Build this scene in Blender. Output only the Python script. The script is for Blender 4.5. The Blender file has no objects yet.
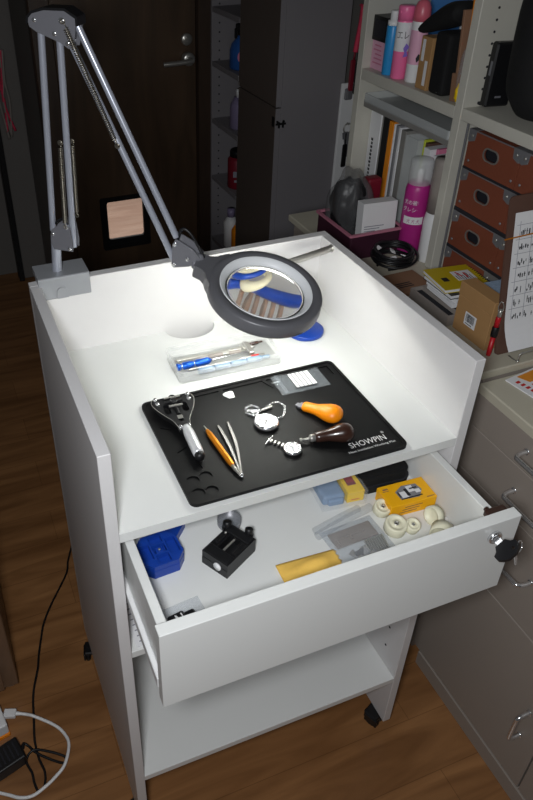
import bpy, bmesh, math, random
from mathutils import Matrix, Vector
random.seed(7)
C = bpy.context.scene.collection
PI = math.pi
V = Vector

# ---------------------------------------------------------------- materials
def lin(c):
    c = c / 255.0
    return c / 12.92 if c <= 0.04045 else ((c + 0.055) / 1.055) ** 2.4
def rgb(r, g, b): return (lin(r), lin(g), lin(b), 1)

def mat(name, col, rough=0.5, metal=0.0, var=0.06, scale=40, bump=0.0, spec=0.5, coat=0.0, trans=0.0, alpha=None, ior=1.45):
    m = bpy.data.materials.new(name); m.use_nodes = True
    nt = m.node_tree; n = nt.nodes; l = nt.links
    b = n['Principled BSDF']
    c = rgb(*col)
    b.inputs['Roughness'].default_value = rough
    b.inputs['Metallic'].default_value = metal
    b.inputs['Specular IOR Level'].default_value = spec
    b.inputs['Coat Weight'].default_value = coat
    b.inputs['Transmission Weight'].default_value = trans
    b.inputs['IOR'].default_value = ior
    if alpha is not None: b.inputs['Alpha'].default_value = alpha
    tc = n.new('ShaderNodeTexCoord'); no = n.new('ShaderNodeTexNoise')
    no.inputs['Scale'].default_value = scale; no.inputs['Detail'].default_value = 4
    l.new(tc.outputs['Object'], no.inputs['Vector'])
    mx = n.new('ShaderNodeMix'); mx.data_type = 'RGBA'
    mx.inputs[6].default_value = tuple(x * (1 - var) for x in c[:3]) + (1,)
    mx.inputs[7].default_value = tuple(min(1, x * (1 + var)) for x in c[:3]) + (1,)
    l.new(no.outputs['Fac'], mx.inputs[0]); l.new(mx.outputs[2], b.inputs['Base Color'])
    if bump:
        bp = n.new('ShaderNodeBump'); bp.inputs['Strength'].default_value = bump; bp.inputs['Distance'].default_value = 0.001
        l.new(no.outputs['Fac'], bp.inputs['Height']); l.new(bp.outputs['Normal'], b.inputs['Normal'])
    return m

def clear(name, tint=(235, 238, 240), see=0.7, rough=0.15):
    """clear plastic film or box: mostly transparent, with a glossy and faintly milky remainder"""
    m = bpy.data.materials.new(name); m.use_nodes = True
    nt = m.node_tree; n = nt.nodes; l = nt.links
    b = n['Principled BSDF']; out = n['Material Output']
    b.inputs['Base Color'].default_value = rgb(*tint); b.inputs['Roughness'].default_value = rough
    no = n.new('ShaderNodeTexNoise'); no.inputs['Scale'].default_value = 60
    bp = n.new('ShaderNodeBump'); bp.inputs['Strength'].default_value = 0.25; bp.inputs['Distance'].default_value = 0.002
    l.new(no.outputs['Fac'], bp.inputs['Height']); l.new(bp.outputs['Normal'], b.inputs['Normal'])
    t = n.new('ShaderNodeBsdfTransparent'); mx = n.new('ShaderNodeMixShader')
    mx.inputs[0].default_value = 1 - see
    l.new(t.outputs[0], mx.inputs[1]); l.new(b.outputs[0], mx.inputs[2]); l.new(mx.outputs[0], out.inputs['Surface'])
    return m

def glass(name, ior=1.5):
    m = bpy.data.materials.new(name); m.use_nodes = True
    nt = m.node_tree; n = nt.nodes
    g = n.new('ShaderNodeBsdfGlass'); g.inputs['IOR'].default_value = ior; g.inputs['Roughness'].default_value = 0
    nt.links.new(g.outputs[0], n['Material Output'].inputs['Surface'])
    return m

def emit(name, col, strength):
    m = bpy.data.materials.new(name); m.use_nodes = True
    b = m.node_tree.nodes['Principled BSDF']
    b.inputs['Base Color'].default_value = (0.8, 0.8, 0.8, 1)
    b.inputs['Emission Color'].default_value = rgb(*col); b.inputs['Emission Strength'].default_value = strength
    return m

def wood(name, dark, light, rough=0.4, axis=0, plank=None, stretch=9.0, ns=3.0):
    m = bpy.data.materials.new(name); m.use_nodes = True
    nt = m.node_tree; n = nt.nodes; l = nt.links; b = n['Principled BSDF']
    b.inputs['Roughness'].default_value = rough
    tc = n.new('ShaderNodeTexCoord'); mp = n.new('ShaderNodeMapping')
    s = [stretch] * 3; s[axis] = 1.0
    mp.inputs['Scale'].default_value = s
    l.new(tc.outputs['Object'], mp.inputs['Vector'])
    no = n.new('ShaderNodeTexNoise'); no.inputs['Scale'].default_value = ns; no.inputs['Detail'].default_value = 8; no.inputs['Distortion'].default_value = 1.2
    l.new(mp.outputs[0], no.inputs['Vector'])
    cr = n.new('ShaderNodeValToRGB')
    cr.color_ramp.elements[0].position = 0.3; cr.color_ramp.elements[0].color = rgb(*dark)
    cr.color_ramp.elements[1].position = 0.7; cr.color_ramp.elements[1].color = rgb(*light)
    l.new(no.outputs['Fac'], cr.inputs[0])
    src = cr.outputs[0]
    if plank:
        br = n.new('ShaderNodeTexBrick')
        br.inputs['Scale'].default_value = 1.0; br.inputs['Brick Width'].default_value = plank[0]; br.inputs['Row Height'].default_value = plank[1]
        br.inputs['Mortar Size'].default_value = 0.0008; br.inputs['Mortar Smooth'].default_value = 0.2
        br.inputs['Color1'].default_value = (0.88, 0.87, 0.86, 1); br.inputs['Color2'].default_value = (1, 1, 1, 1)
        br.inputs['Mortar'].default_value = (0.6, 0.56, 0.52, 1); br.offset = 0.37
        l.new(tc.outputs['Object'], br.inputs['Vector'])
        mu = n.new('ShaderNodeMix'); mu.data_type = 'RGBA'; mu.blend_type = 'MULTIPLY'; mu.inputs[0].default_value = 1
        l.new(src, mu.inputs[6]); l.new(br.outputs['Color'], mu.inputs[7]); src = mu.outputs[2]
    l.new(src, b.inputs['Base Color'])
    return m

M = {}
M['desk'] = mat('white_laminate', (222, 223, 221), 0.38, var=0.015, scale=9)
M['edge'] = mat('white_edge_band', (214, 212, 212), 0.45, var=0.02)
M['cab'] = mat('beige_grey_cabinet', (152, 142, 133), 0.5, var=0.03, scale=6)
M['cabtop'] = mat('cream_cabinet_top', (190, 184, 166), 0.45, var=0.03, scale=6)
M['shelf'] = mat('off_white_shelf', (196, 193, 182), 0.5, var=0.03, scale=8)
M['tallcab'] = mat('grey_cabinet_panel', (132, 128, 131), 0.55, var=0.03, scale=5)
M['talldoor'] = mat('taupe_cabinet_door', (92, 82, 76), 0.5, var=0.03, scale=5)
M['wall'] = mat('grey_wallpaper', (120, 116, 112), 0.8, var=0.06, scale=90, bump=0.2)
M['floor'] = wood('oak_floor', (122, 82, 48), (168, 120, 76), 0.35, 0, plank=(0.9, 0.105), stretch=8, ns=2.5)
M['door'] = wood('brown_door_veneer', (66, 50, 36), (86, 66, 48), 0.45, 2, stretch=7, ns=2.0)
M['frame'] = wood('dark_door_frame', (50, 37, 28), (66, 49, 36), 0.5, 2, stretch=8, ns=2.0)
M['sidewood'] = wood('brown_wood_cabinet', (92, 70, 52), (128, 98, 74), 0.45, 2, stretch=8, ns=3.0)
M['hall'] = wood('pale_hall_floor', (196, 160, 140), (222, 190, 170), 0.5, 0, plank=(0.5, 0.08), stretch=8, ns=3)
M['black'] = mat('black_plastic', (20, 20, 22), 0.42, var=0.1, bump=0.05)
M['blackrubber'] = mat('black_rubber_mat', (9, 9, 10), 0.55, var=0.1, scale=300, bump=0.06, spec=0.3)
M['blackfab'] = mat('black_cloth', (16, 16, 17), 0.85, var=0.25, scale=200, bump=0.4)
M['darkgrey'] = mat('gunmetal_housing', (100, 100, 104), 0.36, metal=0.1, var=0.04)
M['silver'] = mat('brushed_silver_paint', (178, 182, 194), 0.28, metal=0.4, var=0.04)
M['clampgrey'] = mat('silver_grey_clamp', (158, 160, 164), 0.42, metal=0.2, var=0.04)
M['bracket'] = mat('satin_grey_bracket', (118, 118, 124), 0.42, metal=0.2, var=0.04)
M['bezel'] = mat('satin_bezel', (236, 238, 240), 0.4, metal=0.0, var=0.03)
M['chrome'] = mat('chrome', (232, 233, 235), 0.2, metal=0.88, var=0.02)
M['steel'] = mat('satin_steel', (186, 184, 178), 0.3, metal=0.7, var=0.06)
M['spring'] = mat('spring_steel', (150, 144, 132), 0.35, metal=0.9, var=0.05)
M['lens'] = glass('lens_glass', 1.5)
M['led'] = emit('led_ring_light', (253, 255, 246), 43.0)
M['clear'] = clear('clear_plastic', see=0.88)
M['brightsilver'] = mat('bright_silver', (226, 227, 230), 0.26, metal=0.35, var=0.02)
M['darksteel'] = mat('dark_steel', (104, 102, 100), 0.35, metal=0.8)
M['thinfilm'] = clear('thin_film', (200, 208, 216), 0.93, 0.1)
M['caseclear'] = clear('case_plastic', (236, 238, 238), 0.86, 0.2)
M['boxclear'] = clear('box_plastic', (236, 238, 240), 0.94, 0.1)
M['milky'] = clear('milky_plastic', (232, 236, 236), 0.68, 0.3)
M['film'] = clear('clear_film', (190, 198, 208), 0.84, 0.12)
M['smoke'] = clear('grey_film', (120, 120, 122), 0.68, 0.18)
M['white'] = mat('white_plastic', (232, 232, 232), 0.4, var=0.02)
M['paper'] = mat('white_paper', (226, 226, 228), 0.75, var=0.02)
M['greypaper'] = mat('grey_print', (128, 128, 132), 0.75, var=0.05)
M['ink'] = mat('dark_ink', (34, 34, 40), 0.7, var=0.1)
M['greyink'] = mat('pale_ink', (140, 140, 150), 0.7, var=0.1)
M['red'] = mat('red_plastic', (178, 24, 34), 0.4)
M['darkred'] = mat('dark_red', (120, 22, 40), 0.5)
M['blue'] = mat('blue_plastic', (20, 60, 152), 0.36, var=0.05)
M['bluemetal'] = mat('anodised_blue', (30, 92, 200), 0.3, metal=0.55)
M['skyblue'] = mat('sky_blue_can', (50, 150, 214), 0.35)
M['bluefile'] = mat('blue_file_case', (70, 130, 196), 0.4)
M['cream'] = mat('cream_felt', (232, 224, 196), 0.8, var=0.05, scale=120, bump=0.2)
M['creamroll'] = mat('cream_nylon', (226, 222, 196), 0.45, var=0.04)
M['gold'] = mat('amber_anodised', (226, 138, 26), 0.3, metal=0.6)
M['orange'] = mat('orange_plastic', (246, 142, 10), 0.4, var=0.03)
M['orangefile'] = mat('orange_folder', (230, 140, 30), 0.6)
M['brown'] = mat('dark_brown_lacquer', (54, 33, 26), 0.28, var=0.12, coat=0.4)
M['yellow'] = mat('yellow_card', (244, 178, 14), 0.5, var=0.03)
M['lemon'] = mat('lemon_card', (240, 200, 8), 0.5, var=0.03)
M['mustard'] = mat('mustard_cloth', (240, 194, 92), 0.85, var=0.08, scale=150, bump=0.3)
M['notebook'] = mat('mustard_cover', (196, 172, 20), 0.5, var=0.04)
M['carton'] = mat('kraft_card', (172, 132, 86), 0.75, var=0.05)
M['cardflat'] = mat('brown_card', (140, 104, 80), 0.75, var=0.05)
M['leather'] = mat('brown_fibre_board', (124, 66, 46), 0.6, var=0.08, scale=200, bump=0.15)
M['boardbrown'] = mat('brown_hardboard', (92, 66, 56), 0.55, var=0.06)
M['corner'] = mat('dull_steel', (142, 142, 146), 0.4, metal=0.5)
M['plum'] = mat('plum_bin', (60, 27, 43), 0.5, var=0.05)
M['plumrim'] = mat('pink_rim', (190, 120, 140), 0.5, var=0.05)
M['magenta'] = mat('magenta_label', (176, 42, 130), 0.4, var=0.05)
M['pink'] = mat('pink_can', (246, 120, 170), 0.35, var=0.04)
M['palepink'] = mat('pale_pink_box', (226, 172, 196), 0.5, var=0.08, scale=20)
M['purple'] = mat('purple_print', (120, 92, 190), 0.5)
M['coral'] = mat('coral_cap', (214, 104, 122), 0.35)
M['greycap'] = mat('warm_grey_plastic', (146, 138, 132), 0.4)
M['greyfile'] = mat('grey_file', (134, 132, 128), 0.55)
M['lime'] = mat('lime_folder', (186, 196, 60), 0.6)
M['rose'] = mat('rose_folder', (206, 120, 150), 0.6)
M['ltblue'] = mat('speckled_blue_paper', (150, 172, 196), 0.7, var=0.35, scale=260)
M['steelblue'] = mat('pale_blue_pouch', (120, 146, 178), 0.45)
M['slate'] = mat('slate_tube', (124, 146, 168), 0.35)
M['fluff'] = mat('grey_bag_plastic', (70, 70, 72), 0.3, var=0.4, scale=30, bump=0.6)
M['dial'] = mat('watch_dial', (240, 240, 238), 0.4, var=0.01)
M['orangeprint'] = mat('orange_print', (222, 140, 40), 0.6)
M['redprint'] = mat('red_print', (196, 40, 36), 0.6)
M['strap'] = mat('red_and_white_strap', (214, 60, 90), 0.7, var=0.5, scale=160)
M['bluebottle'] = mat('blue_bottle', (40, 84, 150), 0.3)
M['lilac'] = mat('lilac_bottle', (130, 120, 150), 0.35)

# ---------------------------------------------------------------- mesh building
class MB:
    """collects shapes into one mesh; X is a transform applied to what is added"""
    def __init__(s, X=None):
        s.v = []; s.f = []; s.sm = []; s.X = X or Matrix.Identity(4)
    def add(s, vs, fs, smooth=False, X=None):
        o = len(s.v); T = s.X @ X if X is not None else s.X
        s.v += [T @ V(p) for p in vs]
        for i, f in enumerate(fs):
            s.f.append([o + k for k in f]); s.sm.append(smooth if isinstance(smooth, bool) else smooth[i])
        return s
    def bm(s, bm, smooth=False, X=None):
        bm.verts.index_update()
        s.add([v.co.copy() for v in bm.verts], [[v.index for v in f.verts] for f in bm.faces], smooth, X); bm.free(); return s
    def box(s, x0, x1, y0, y1, z0, z1, bev=0.0008, X=None, seg=1):
        bm = bmesh.new(); bmesh.ops.create_cube(bm, size=1)
        for v in bm.verts:
            v.co = V((x0 + (v.co.x + .5) * (x1 - x0), y0 + (v.co.y + .5) * (y1 - y0), z0 + (v.co.z + .5) * (z1 - z0)))
        if bev:
            bev = min(bev, 0.45 * min(abs(x1 - x0), abs(y1 - y0), abs(z1 - z0)))
            bmesh.ops.bevel(bm, geom=bm.edges[:], offset=bev, segments=seg, affect='EDGES', profile=.5)
        bmesh.ops.recalc_face_normals(bm, faces=bm.faces[:])
        return s.bm(bm, False, X)
    def lathe(s, prof, n=32, X=None, close=False, smooth=True):
        """prof: (r, z) points; r = 0 makes a pole"""
        vs = []; rows = []
        for r, z in prof:
            if abs(r) < 1e-7: rows.append([len(vs)]); vs.append((0, 0, z))
            else:
                rows.append(list(range(len(vs), len(vs) + n)))
                vs += [(r * math.cos(2 * PI * k / n), r * math.sin(2 * PI * k / n), z) for k in range(n)]
        fs = []
        pr = list(zip(rows, rows[1:])) + ([(rows[-1], rows[0])] if close else [])
        for a, b in pr:
            for k in range(n):
                k2 = (k + 1) % n
                if len(a) == 1 and len(b) == 1: continue
                if len(a) == 1: fs.append((a[0], b[k2], b[k]))
                elif len(b) == 1: fs.append((a[k], a[k2], b[0]))
                else: fs.append((a[k], a[k2], b[k2], b[k]))
        return s.add(vs, fs, smooth, X)
    def cyl(s, p0, p1, r, r1=None, n=16, bev=0.0):
        p0, p1 = V(p0), V(p1); L = (p1 - p0).length; r1 = r if r1 is None else r1
        X = Matrix.Translation(p0) @ (p1 - p0).to_track_quat('Z', 'Y').to_matrix().to_4x4()
        o = len(s.f)
        if bev: prof = [(0, 0), (r - bev, 0), (r, bev), (r1, L - bev), (r1 - bev, L), (0, L)]
        else: prof = [(0, 0), (r, 0), (r, 0), (r1, L), (r1, L), (0, L)]
        # split the ring at sharp corners so that the caps stay flat
        s.lathe(prof[:2], n, X, smooth=False) if not bev else None
        if bev: s.lathe(prof, n, X)
        else:
            s.lathe([(r, 0), (r1, L)], n, X); s.lathe([(r1, L), (0, L)], n, X, smooth=False)
        return s
    def tube(s, pts, r, n=8, closed=False, r_end=None):
        P = [V(p) for p in pts]; m = len(P); vs = []; fs = []
        t0 = (P[1] - P[0]).normalized(); up = t0.orthogonal().normalized()
        for i, p in enumerate(P):
            a = P[(i - 1) % m] if (closed or i) else P[0]; b = P[(i + 1) % m] if (closed or i < m - 1) else P[-1]
            t = (b - a).normalized()
            up = (up - t * up.dot(t)); up = up.normalized() if up.length > 1e-6 else t.orthogonal().normalized()
            w = t.cross(up); rr = r if r_end is None else r + (r_end - r) * i / (m - 1)
            vs += [p + (up * math.cos(2 * PI * k / n) + w * math.sin(2 * PI * k / n)) * rr for k in range(n)]
        for i in range(m if closed else m - 1):
            j = (i + 1) % m
            for k in range(n):
                k2 = (k + 1) % n; fs.append((i * n + k, i * n + k2, j * n + k2, j * n + k))
        sm = [True] * len(fs)
        if not closed:
            fs += [tuple(range(n - 1, -1, -1)), tuple((m - 1) * n + k for k in range(n))]; sm += [False, False]
        return s.add(vs, fs, sm)
    def ell(s, c, r, n=20, m=12, X=None):
        r = (r, r, r) if not hasattr(r, '__len__') else r
        prof = [(0, -1)] + [(math.sin(PI * k / m), -math.cos(PI * k / m)) for k in range(1, m)] + [(0, 1)]
        T = Matrix.Translation(V(c)) @ Matrix.Diagonal((*r, 1))
        return s.lathe(prof, n, X @ T if X is not None else T)
    def torus(s, c, R, r, n=32, m=8, X=None):
        T = Matrix.Translation(V(c))
        prof = [(R + r * math.cos(2 * PI * k / m), r * math.sin(2 * PI * k / m)) for k in range(m)]
        return s.lathe(prof, n, X @ T if X is not None else T, close=True)
    def plate(s, outer, z0, z1, holes=(), X=None):
        """a flat plate with an outline and holes, extruded from z0 to z1"""
        bm = bmesh.new(); loops = []
        for lp in [outer] + list(holes):
            vs = [bm.verts.new((p[0], p[1], z1)) for p in lp]; loops.append(vs)
            for a, b in zip(vs, vs[1:] + vs[:1]): bm.edges.new((a, b))
        if holes:
            bmesh.ops.triangle_fill(bm, edges=bm.edges[:], use_beauty=True, use_dissolve=False)
        else:
            bm.faces.new(loops[0])
        top = bm.faces[:]; low = {}
        for lp in loops:
            for v in lp: low[v] = bm.verts.new((v.co.x, v.co.y, z0))
        for f in top: bm.faces.new([low[v] for v in reversed(f.verts[:])])
        for lp in loops:
            for a, b in zip(lp, lp[1:] + lp[:1]): bm.faces.new((a, b, low[b], low[a]))
        bmesh.ops.recalc_face_normals(bm, faces=bm.faces[:])
        return s.bm(bm, False, X)

def circ(cx, cy, r, n=20, ry=None, a0=0, a1=2 * PI):
    full = abs(a1 - a0 - 2 * PI) < 1e-6
    return [(cx + r * math.cos(a0 + (a1 - a0) * k / (n if full else n - 1)), cy + (ry or r) * math.sin(a0 + (a1 - a0) * k / (n if full else n - 1))) for k in range(n)]
def rrect(x0, x1, y0, y1, r, n=5):
    o = []
    for cx, cy, a in ((x1 - r, y1 - r, 0), (x0 + r, y1 - r, PI / 2), (x0 + r, y0 + r, PI), (x1 - r, y0 + r, 1.5 * PI)):
        o += [(cx + r * math.cos(a + PI / 2 * k / n), cy + r * math.sin(a + PI / 2 * k / n)) for k in range(n + 1)]
    return o
def rect(x0, x1, y0, y1): return [(x0, y0), (x1, y0), (x1, y1), (x0, y1)]
def smoothpath(pts, k=8, closed=False):
    P = [V(p) for p in pts]; n = len(P); out = []
    for i in range(n if closed else n - 1):
        g = lambda j: P[j % n] if closed else P[max(0, min(n - 1, j))]
        a, b, c, d = g(i - 1), g(i), g(i + 1), g(i + 2)
        for q in range(k):
            t = q / k
            out.append(0.5 * ((2 * b) + (c - a) * t + (2 * a - 5 * b + 4 * c - d) * t * t + (3 * b - a - 3 * c + d) * t ** 3))
    if not closed: out.append(P[-1])
    return out
def frame3(origin, x, z):
    """matrix with its x axis along x, its z axis along z (made square)"""
    z = V(z).normalized(); x = V(x); x = (x - z * x.dot(z)).normalized(); y = z.cross(x)
    return Matrix(((x.x, y.x, z.x, origin[0]), (x.y, y.y, z.y, origin[1]), (x.z, y.z, z.z, origin[2]), (0, 0, 0, 1)))
def at(x, y, z, rz=0): return Matrix.Translation((x, y, z)) @ Matrix.Rotation(rz, 4, 'Z')

ORG = {}
def link(name, mb, m, parent=None, origin=None, label=None, kind=None):
    me = bpy.data.meshes.new(name)
    o = bpy.data.objects.new(name, me); C.objects.link(o)
    if parent is not None: org = ORG[parent]
    else: org = V(origin) if origin is not None else V((0, 0, 0))
    me.from_pydata([tuple(p - org) for p in mb.v], [], mb.f)
    me.polygons.foreach_set('use_smooth', mb.sm); me.materials.append(M[m]); me.update()
    if parent is not None: o.parent = parent
    else: o.location = org
    ORG[o] = org
    if label: o['label'] = label
    if kind: o['kind'] = kind
    return o
def tag(o, label, cat, group=None, kind=None):
    o['label'] = label; o['category'] = cat
    if group: o['group'] = group
    if kind: o['kind'] = kind
    return o
def thing(name, label, cat, loc, group=None):
    o = bpy.data.objects.new(name, None); C.objects.link(o); o.location = loc; o.empty_display_size = 0.02
    ORG[o] = V(loc); return tag(o, label, cat, group)
def single(name, mb, m, loc, label, cat, group=None, kind=None):
    return tag(link(name, mb, m, None, loc), label, cat, group, kind)
def struct(name, mb, m, parent=None, origin=None):
    o = link(name, mb, m, parent, origin)
    if parent is None: o['kind'] = 'structure'
    return o
def dup(root, loc, rz=0, label=None):
    r = root.copy(); C.objects.link(r); r.location = loc; r.rotation_euler = (0, 0, rz); ORG[r] = V(loc)
    if label: r['label'] = label
    for ch in list(root.children):
        c = ch.copy(); C.objects.link(c); c.parent = r
        for g in ch.children:
            d = g.copy(); C.objects.link(d); d.parent = c
    return r
def textmb(body, size, X, depth=0.0002, wrap=None, align='LEFT', width=None):
    """lettering as a mesh; X places its x (reading) and z (out of the surface); wrap = radius of the cylinder it runs round"""
    cu = bpy.data.curves.new('lettering', 'FONT'); cu.body = body; cu.size = size; cu.align_x = align; cu.resolution_u = 2
    ob = bpy.data.objects.new('lettering', cu); C.objects.link(ob)
    dg = bpy.context.evaluated_depsgraph_get(); me = bpy.data.meshes.new_from_object(ob.evaluated_get(dg))
    bpy.data.objects.remove(ob); bpy.data.curves.remove(cu)
    vs = [v.co.copy() for v in me.vertices]; fs = [list(p.vertices) for p in me.polygons]; bpy.data.meshes.remove(me)
    if width and vs:
        w = max(v.x for v in vs) - min(v.x for v in vs); k = width / w
        for v in vs: v.x *= k
    mb = MB()
    if wrap:
        vs = [V(((wrap + depth) * math.sin(v.x / wrap), v.y, (wrap + depth) * math.cos(v.x / wrap) - wrap)) for v in vs]
    else:
        vs = [V((v.x, v.y, depth)) for v in vs]
    return mb.add(vs, fs, False, X)
# ================================================================ the setting
mb = MB(); mb.box(-2.4, 2.2, -2.2, 3.4, -0.06, 0, 0)
struct('floor', mb, 'floor')
mb = MB(); mb.box(0.8614, 1.5, 1.83, 1.95, 0, 2.4, 0); mb.box(0.2626, 0.8614, 1.83, 1.95, 1.92, 2.4, 0); mb.box(0.2626, 0.30, 1.84, 2.27, 0, 2.4, 0)
struct('wall_back', mb, 'wall')
mb = MB(); mb.box(-1.6, 0.30, 2.27, 2.35, 0, 2.4, 0)
struct('wall_left', mb, 'wall')
mb = MB(); mb.box(1.10, 1.2, -1.4, 1.83, 0, 2.4, 0)
struct('wall_right', mb, 'wall')
mb = MB(); mb.box(0.2626, 0.3278, 1.80, 1.845, 0, 1.95, .003); mb.box(0.8025, 0.8614, 1.80, 1.845, 0, 1.95, .003); mb.box(0.2626, 0.8614, 1.80, 1.845, 1.88, 1.95, .003)
struct('trim_1', mb, 'frame')
# the brown door with its cat flap: a leaf with a real opening, the hall floor lit behind it
Xd = frame3((0, 1.84, 0), (1, 0, 0), (0, -1, 0))      # local x = x, local y = z, out = -y
mb = MB(); mb.plate(rect(0.329, 0.801, 0.01, 1.88), -0.03, 0.012, [rect(0.440, 0.600, 0.268, 0.440)], Xd)
door = struct('door_1', mb, 'door')
mb = MB(); mb.plate(rrect(0.430, 0.610, 0.252, 0.450, .008), 0.0125, 0.024, [rrect(0.453, 0.587, 0.292, 0.436, .008)], Xd)
mb.box(0.445, 0.595, 1.808, 1.826, 0.262, 0.276, .002)
flap = link('cat_flap', mb, 'black', door, label='black framed cat flap, light showing through its pane')
mb = MB(); mb.box(0.4535, 0.5865, 1.8206, 1.8236, 0.2925, 0.4355, 0); link('pane', mb, 'clear', flap)
mb = MB(); mb.cyl((0.770, 1.828, 0.893), (0.770, 1.80, 0.893), .021, n=24, bev=.003); mb.cyl((0.770, 1.80, 0.893), (0.770, 1.775, 0.893), .008)
mb.tube(smoothpath([(0.770, 1.775, 0.893), (0.745, 1.772, 0.892), (0.70, 1.774, 0.890), (0.672, 1.778, 0.889)]), .008, 10)
link('handle', mb, 'steel', door, label='dark steel lever handle')
mb = MB(); mb.cyl((0.768, 1.828, 0.952), (0.768, 1.815, 0.952), .019, n=24, bev=.003); mb.box(.765, .771, 1.812, 1.817, .944, .960, .001); link('lock', mb, 'steel', door)
mb = MB(); mb.box(0.31, 1.4, 1.96, 3.3, 0.0, 0.012, 0)
struct('floor_hall', mb, 'hall')
# grey sliding panel, black edge strip at the far left
mb = MB(); mb.box(0.165, 0.262, 2.20, 2.235, 0, 1.95, .003); struct('door_2', mb, 'wall')
mb = MB(); mb.box(0.142, 0.163, 2.18, 2.24, 0, 0.72, .002); mb.box(.150, .163, 2.19, 2.24, .72, 1.95, .002)
struct('trim_2', mb, 'black')

# ================================================================ the white workbench
W, D, T, TB = 0.516, 0.4272, 0.0158, 0.0163
ZP, ZT, ZF = 0.0354, 0.900, 0.7712           # panel bottom, panel top, working surface
bench = thing('workbench', 'white laminate workbench with raised sides and an open drawer', 'workbench', (W / 2, D / 2, 0))
mb = MB(); mb.box(0, T, 0, D - TB, ZP, ZT); link('side_panel', mb, 'edge', bench)
mb = MB(); mb.box(W - T, W, 0, D - TB, ZP, ZT); rp = link('side_panel', mb, 'edge', bench)
mb = MB()
for y in (0.07, 0.07):
    pass
for z in (0.2341, 0.2871, 0.340, 0.393): mb.cyl((W - T + .001, 0.041, z), (W - T - .0006, 0.041, z), .0024, n=10)
link('shelf_peg_hole', mb, 'ink', rp)
mb = MB(); mb.box(0, W, D - TB, D, ZP, ZT); link('back_panel', mb, 'edge', bench)
# the top, with a half-round cable notch against the back
n0, n1, nd = 0.212, 0.300, 0.036
notch = [((n0 + n1) / 2 + (n1 - n0) / 2 * math.cos(a), D - TB - nd * math.sin(a)) for a in [PI * k / 20 for k in range(21)]]
outl = [(T, 0), (W - T, 0), (W - T, D - TB)] + notch + [(T, D - TB)]
mb = MB(); mb.plate(outl, ZF - 0.0144, ZF); link('worktop', mb, 'desk', bench)
mb = MB(); mb.box(T, W - T, 0.004, D - TB, 0.5143, 0.528); link('inner_shelf', mb, 'desk', bench)
mb = MB(); mb.box(T, W - T, 0, D - TB, 0.1722, 0.1859); link('bottom_shelf', mb, 'desk', bench)
def caster(x, y, rz):
    X = at(x, y, 0, rz)
    mb = MB(X); mb.box(-.014, .014, -.014, .016, .026, .0352, .002); mb.box(-.0165, -.0125, -.016, .012, .012, .032, .001); mb.box(.0125, .0165, -.016, .012, .012, .032, .001)
    c = link('caster', mb, 'black', bench)
    mb = MB(X)
    for s in (-1, 1): mb.cyl((s * .003, 0, .0165), (s * .0122, 0, .0165), .0165, n=24, bev=.002)
    link('wheel', mb, 'black', c)
caster(0.497, 0.025, .4); caster(0.0068, 0.030, .3); caster(0.499, 0.385, .2); caster(0.002, 0.372, -.25)
# the drawer, pulled out
dr = bpy.data.objects.new('drawer', None); C.objects.link(dr); dr.parent = bench; dr.empty_display_size = .02; ORG[dr] = ORG[bench]
mb = MB(); mb.box(0.0196, 0.5000, -0.1369, -0.1210, 0.6164, 0.7534); link('drawer_front', mb, 'desk', dr)
for x0, x1 in ((0.0255, 0.0372), (0.4790, 0.4905)):
    mb = MB(); mb.box(x0, x1, -0.121, 0.285, 0.640, 0.7335); link('drawer_side', mb, 'desk', dr)
mb = MB(); mb.box(0.0372, 0.479, 0.275, 0.285, 0.640, 0.7335); link('drawer_back', mb, 'desk', dr)
mb = MB(); mb.box(0.0372, 0.479, -0.121, 0.275, 0.6540, 0.6600, 0); link('drawer_base', mb, 'desk', dr)
for x0, x1, xl in ((0.0185, 0.0253, 0.0163), (0.4907, 0.4975, 0.4977)):
    mb = MB(); mb.box(x0, x1, -0.120, 0.28, 0.632, 0.650, .001); link('slide', mb, 'white', dr, label='white metal drawer runner')
mb = MB(); mb.box(0.466, 0.4968, -0.1208, -0.107, 0.737, 0.7475, .002); mb.cyl((.474, -.1075, .742), (.474, -.103, .742), .0035, n=12)
link('lock_bar', mb, 'brown', dr, label='dark metal lock bar')
Xl = frame3((0.4630, -0.1369, 0.7290), (1, 0, 0), (0, -1, 0))
mb = MB(Xl); mb.lathe([(0, 0), (.0098, 0), (.0098, .003), (.0085, .0045), (.0072, .0045), (.0065, .0032), (0, .0032)], 28); link('lock', mb, 'chrome', dr, label='chrome cylinder lock')

# keys in the lock
key = thing('key', 'black-headed key turned in the chrome drawer lock', 'key', (0.463, -0.1404, 0.729))
Xk = Xl @ Matrix.Translation((0, 0, .0036)) @ Matrix.Rotation(.70, 4, 'Z') @ Matrix.Diagonal((1.25, 1.25, 1.15, 1))
mb = MB(Xk); mb.box(-.0035, .0035, -.0008, .0008, 0, .008, 0); link('blade', mb, 'chrome', key)
mb = MB(Xk @ Matrix.Rotation(PI / 2, 4, 'X'))
mb.plate([(-.006, .008), (.006, .008), (.009, .013), (.0135, .0155), (.0135, .021), (.010, .0245), (.005, .0275), (-.005, .0275), (-.010, .0245), (-.0135, .021), (-.0135, .0155), (-.009, .013)], -.0024, .0024, [circ(.006, .021, .002, 10)])
link('key_head', mb, 'black', key, label='black plastic key head')
mb = MB(Xk @ Matrix.Translation((.0115, -.0045, .021)) @ Matrix.Rotation(.6, 4, 'Y')); mb.torus((0, 0, 0), .0058, .0006, 24, 6); link('key_ring', mb, 'chrome', key)
k2 = thing('spare_key', 'small plain steel key hanging from the key ring on the drawer', 'key', (0.479, -0.160, 0.70))
Xs = frame3((0.4790, -0.1600, 0.7200), (0.25, 0.25, -0.95), (0.1, -1, 0.1))
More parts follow.
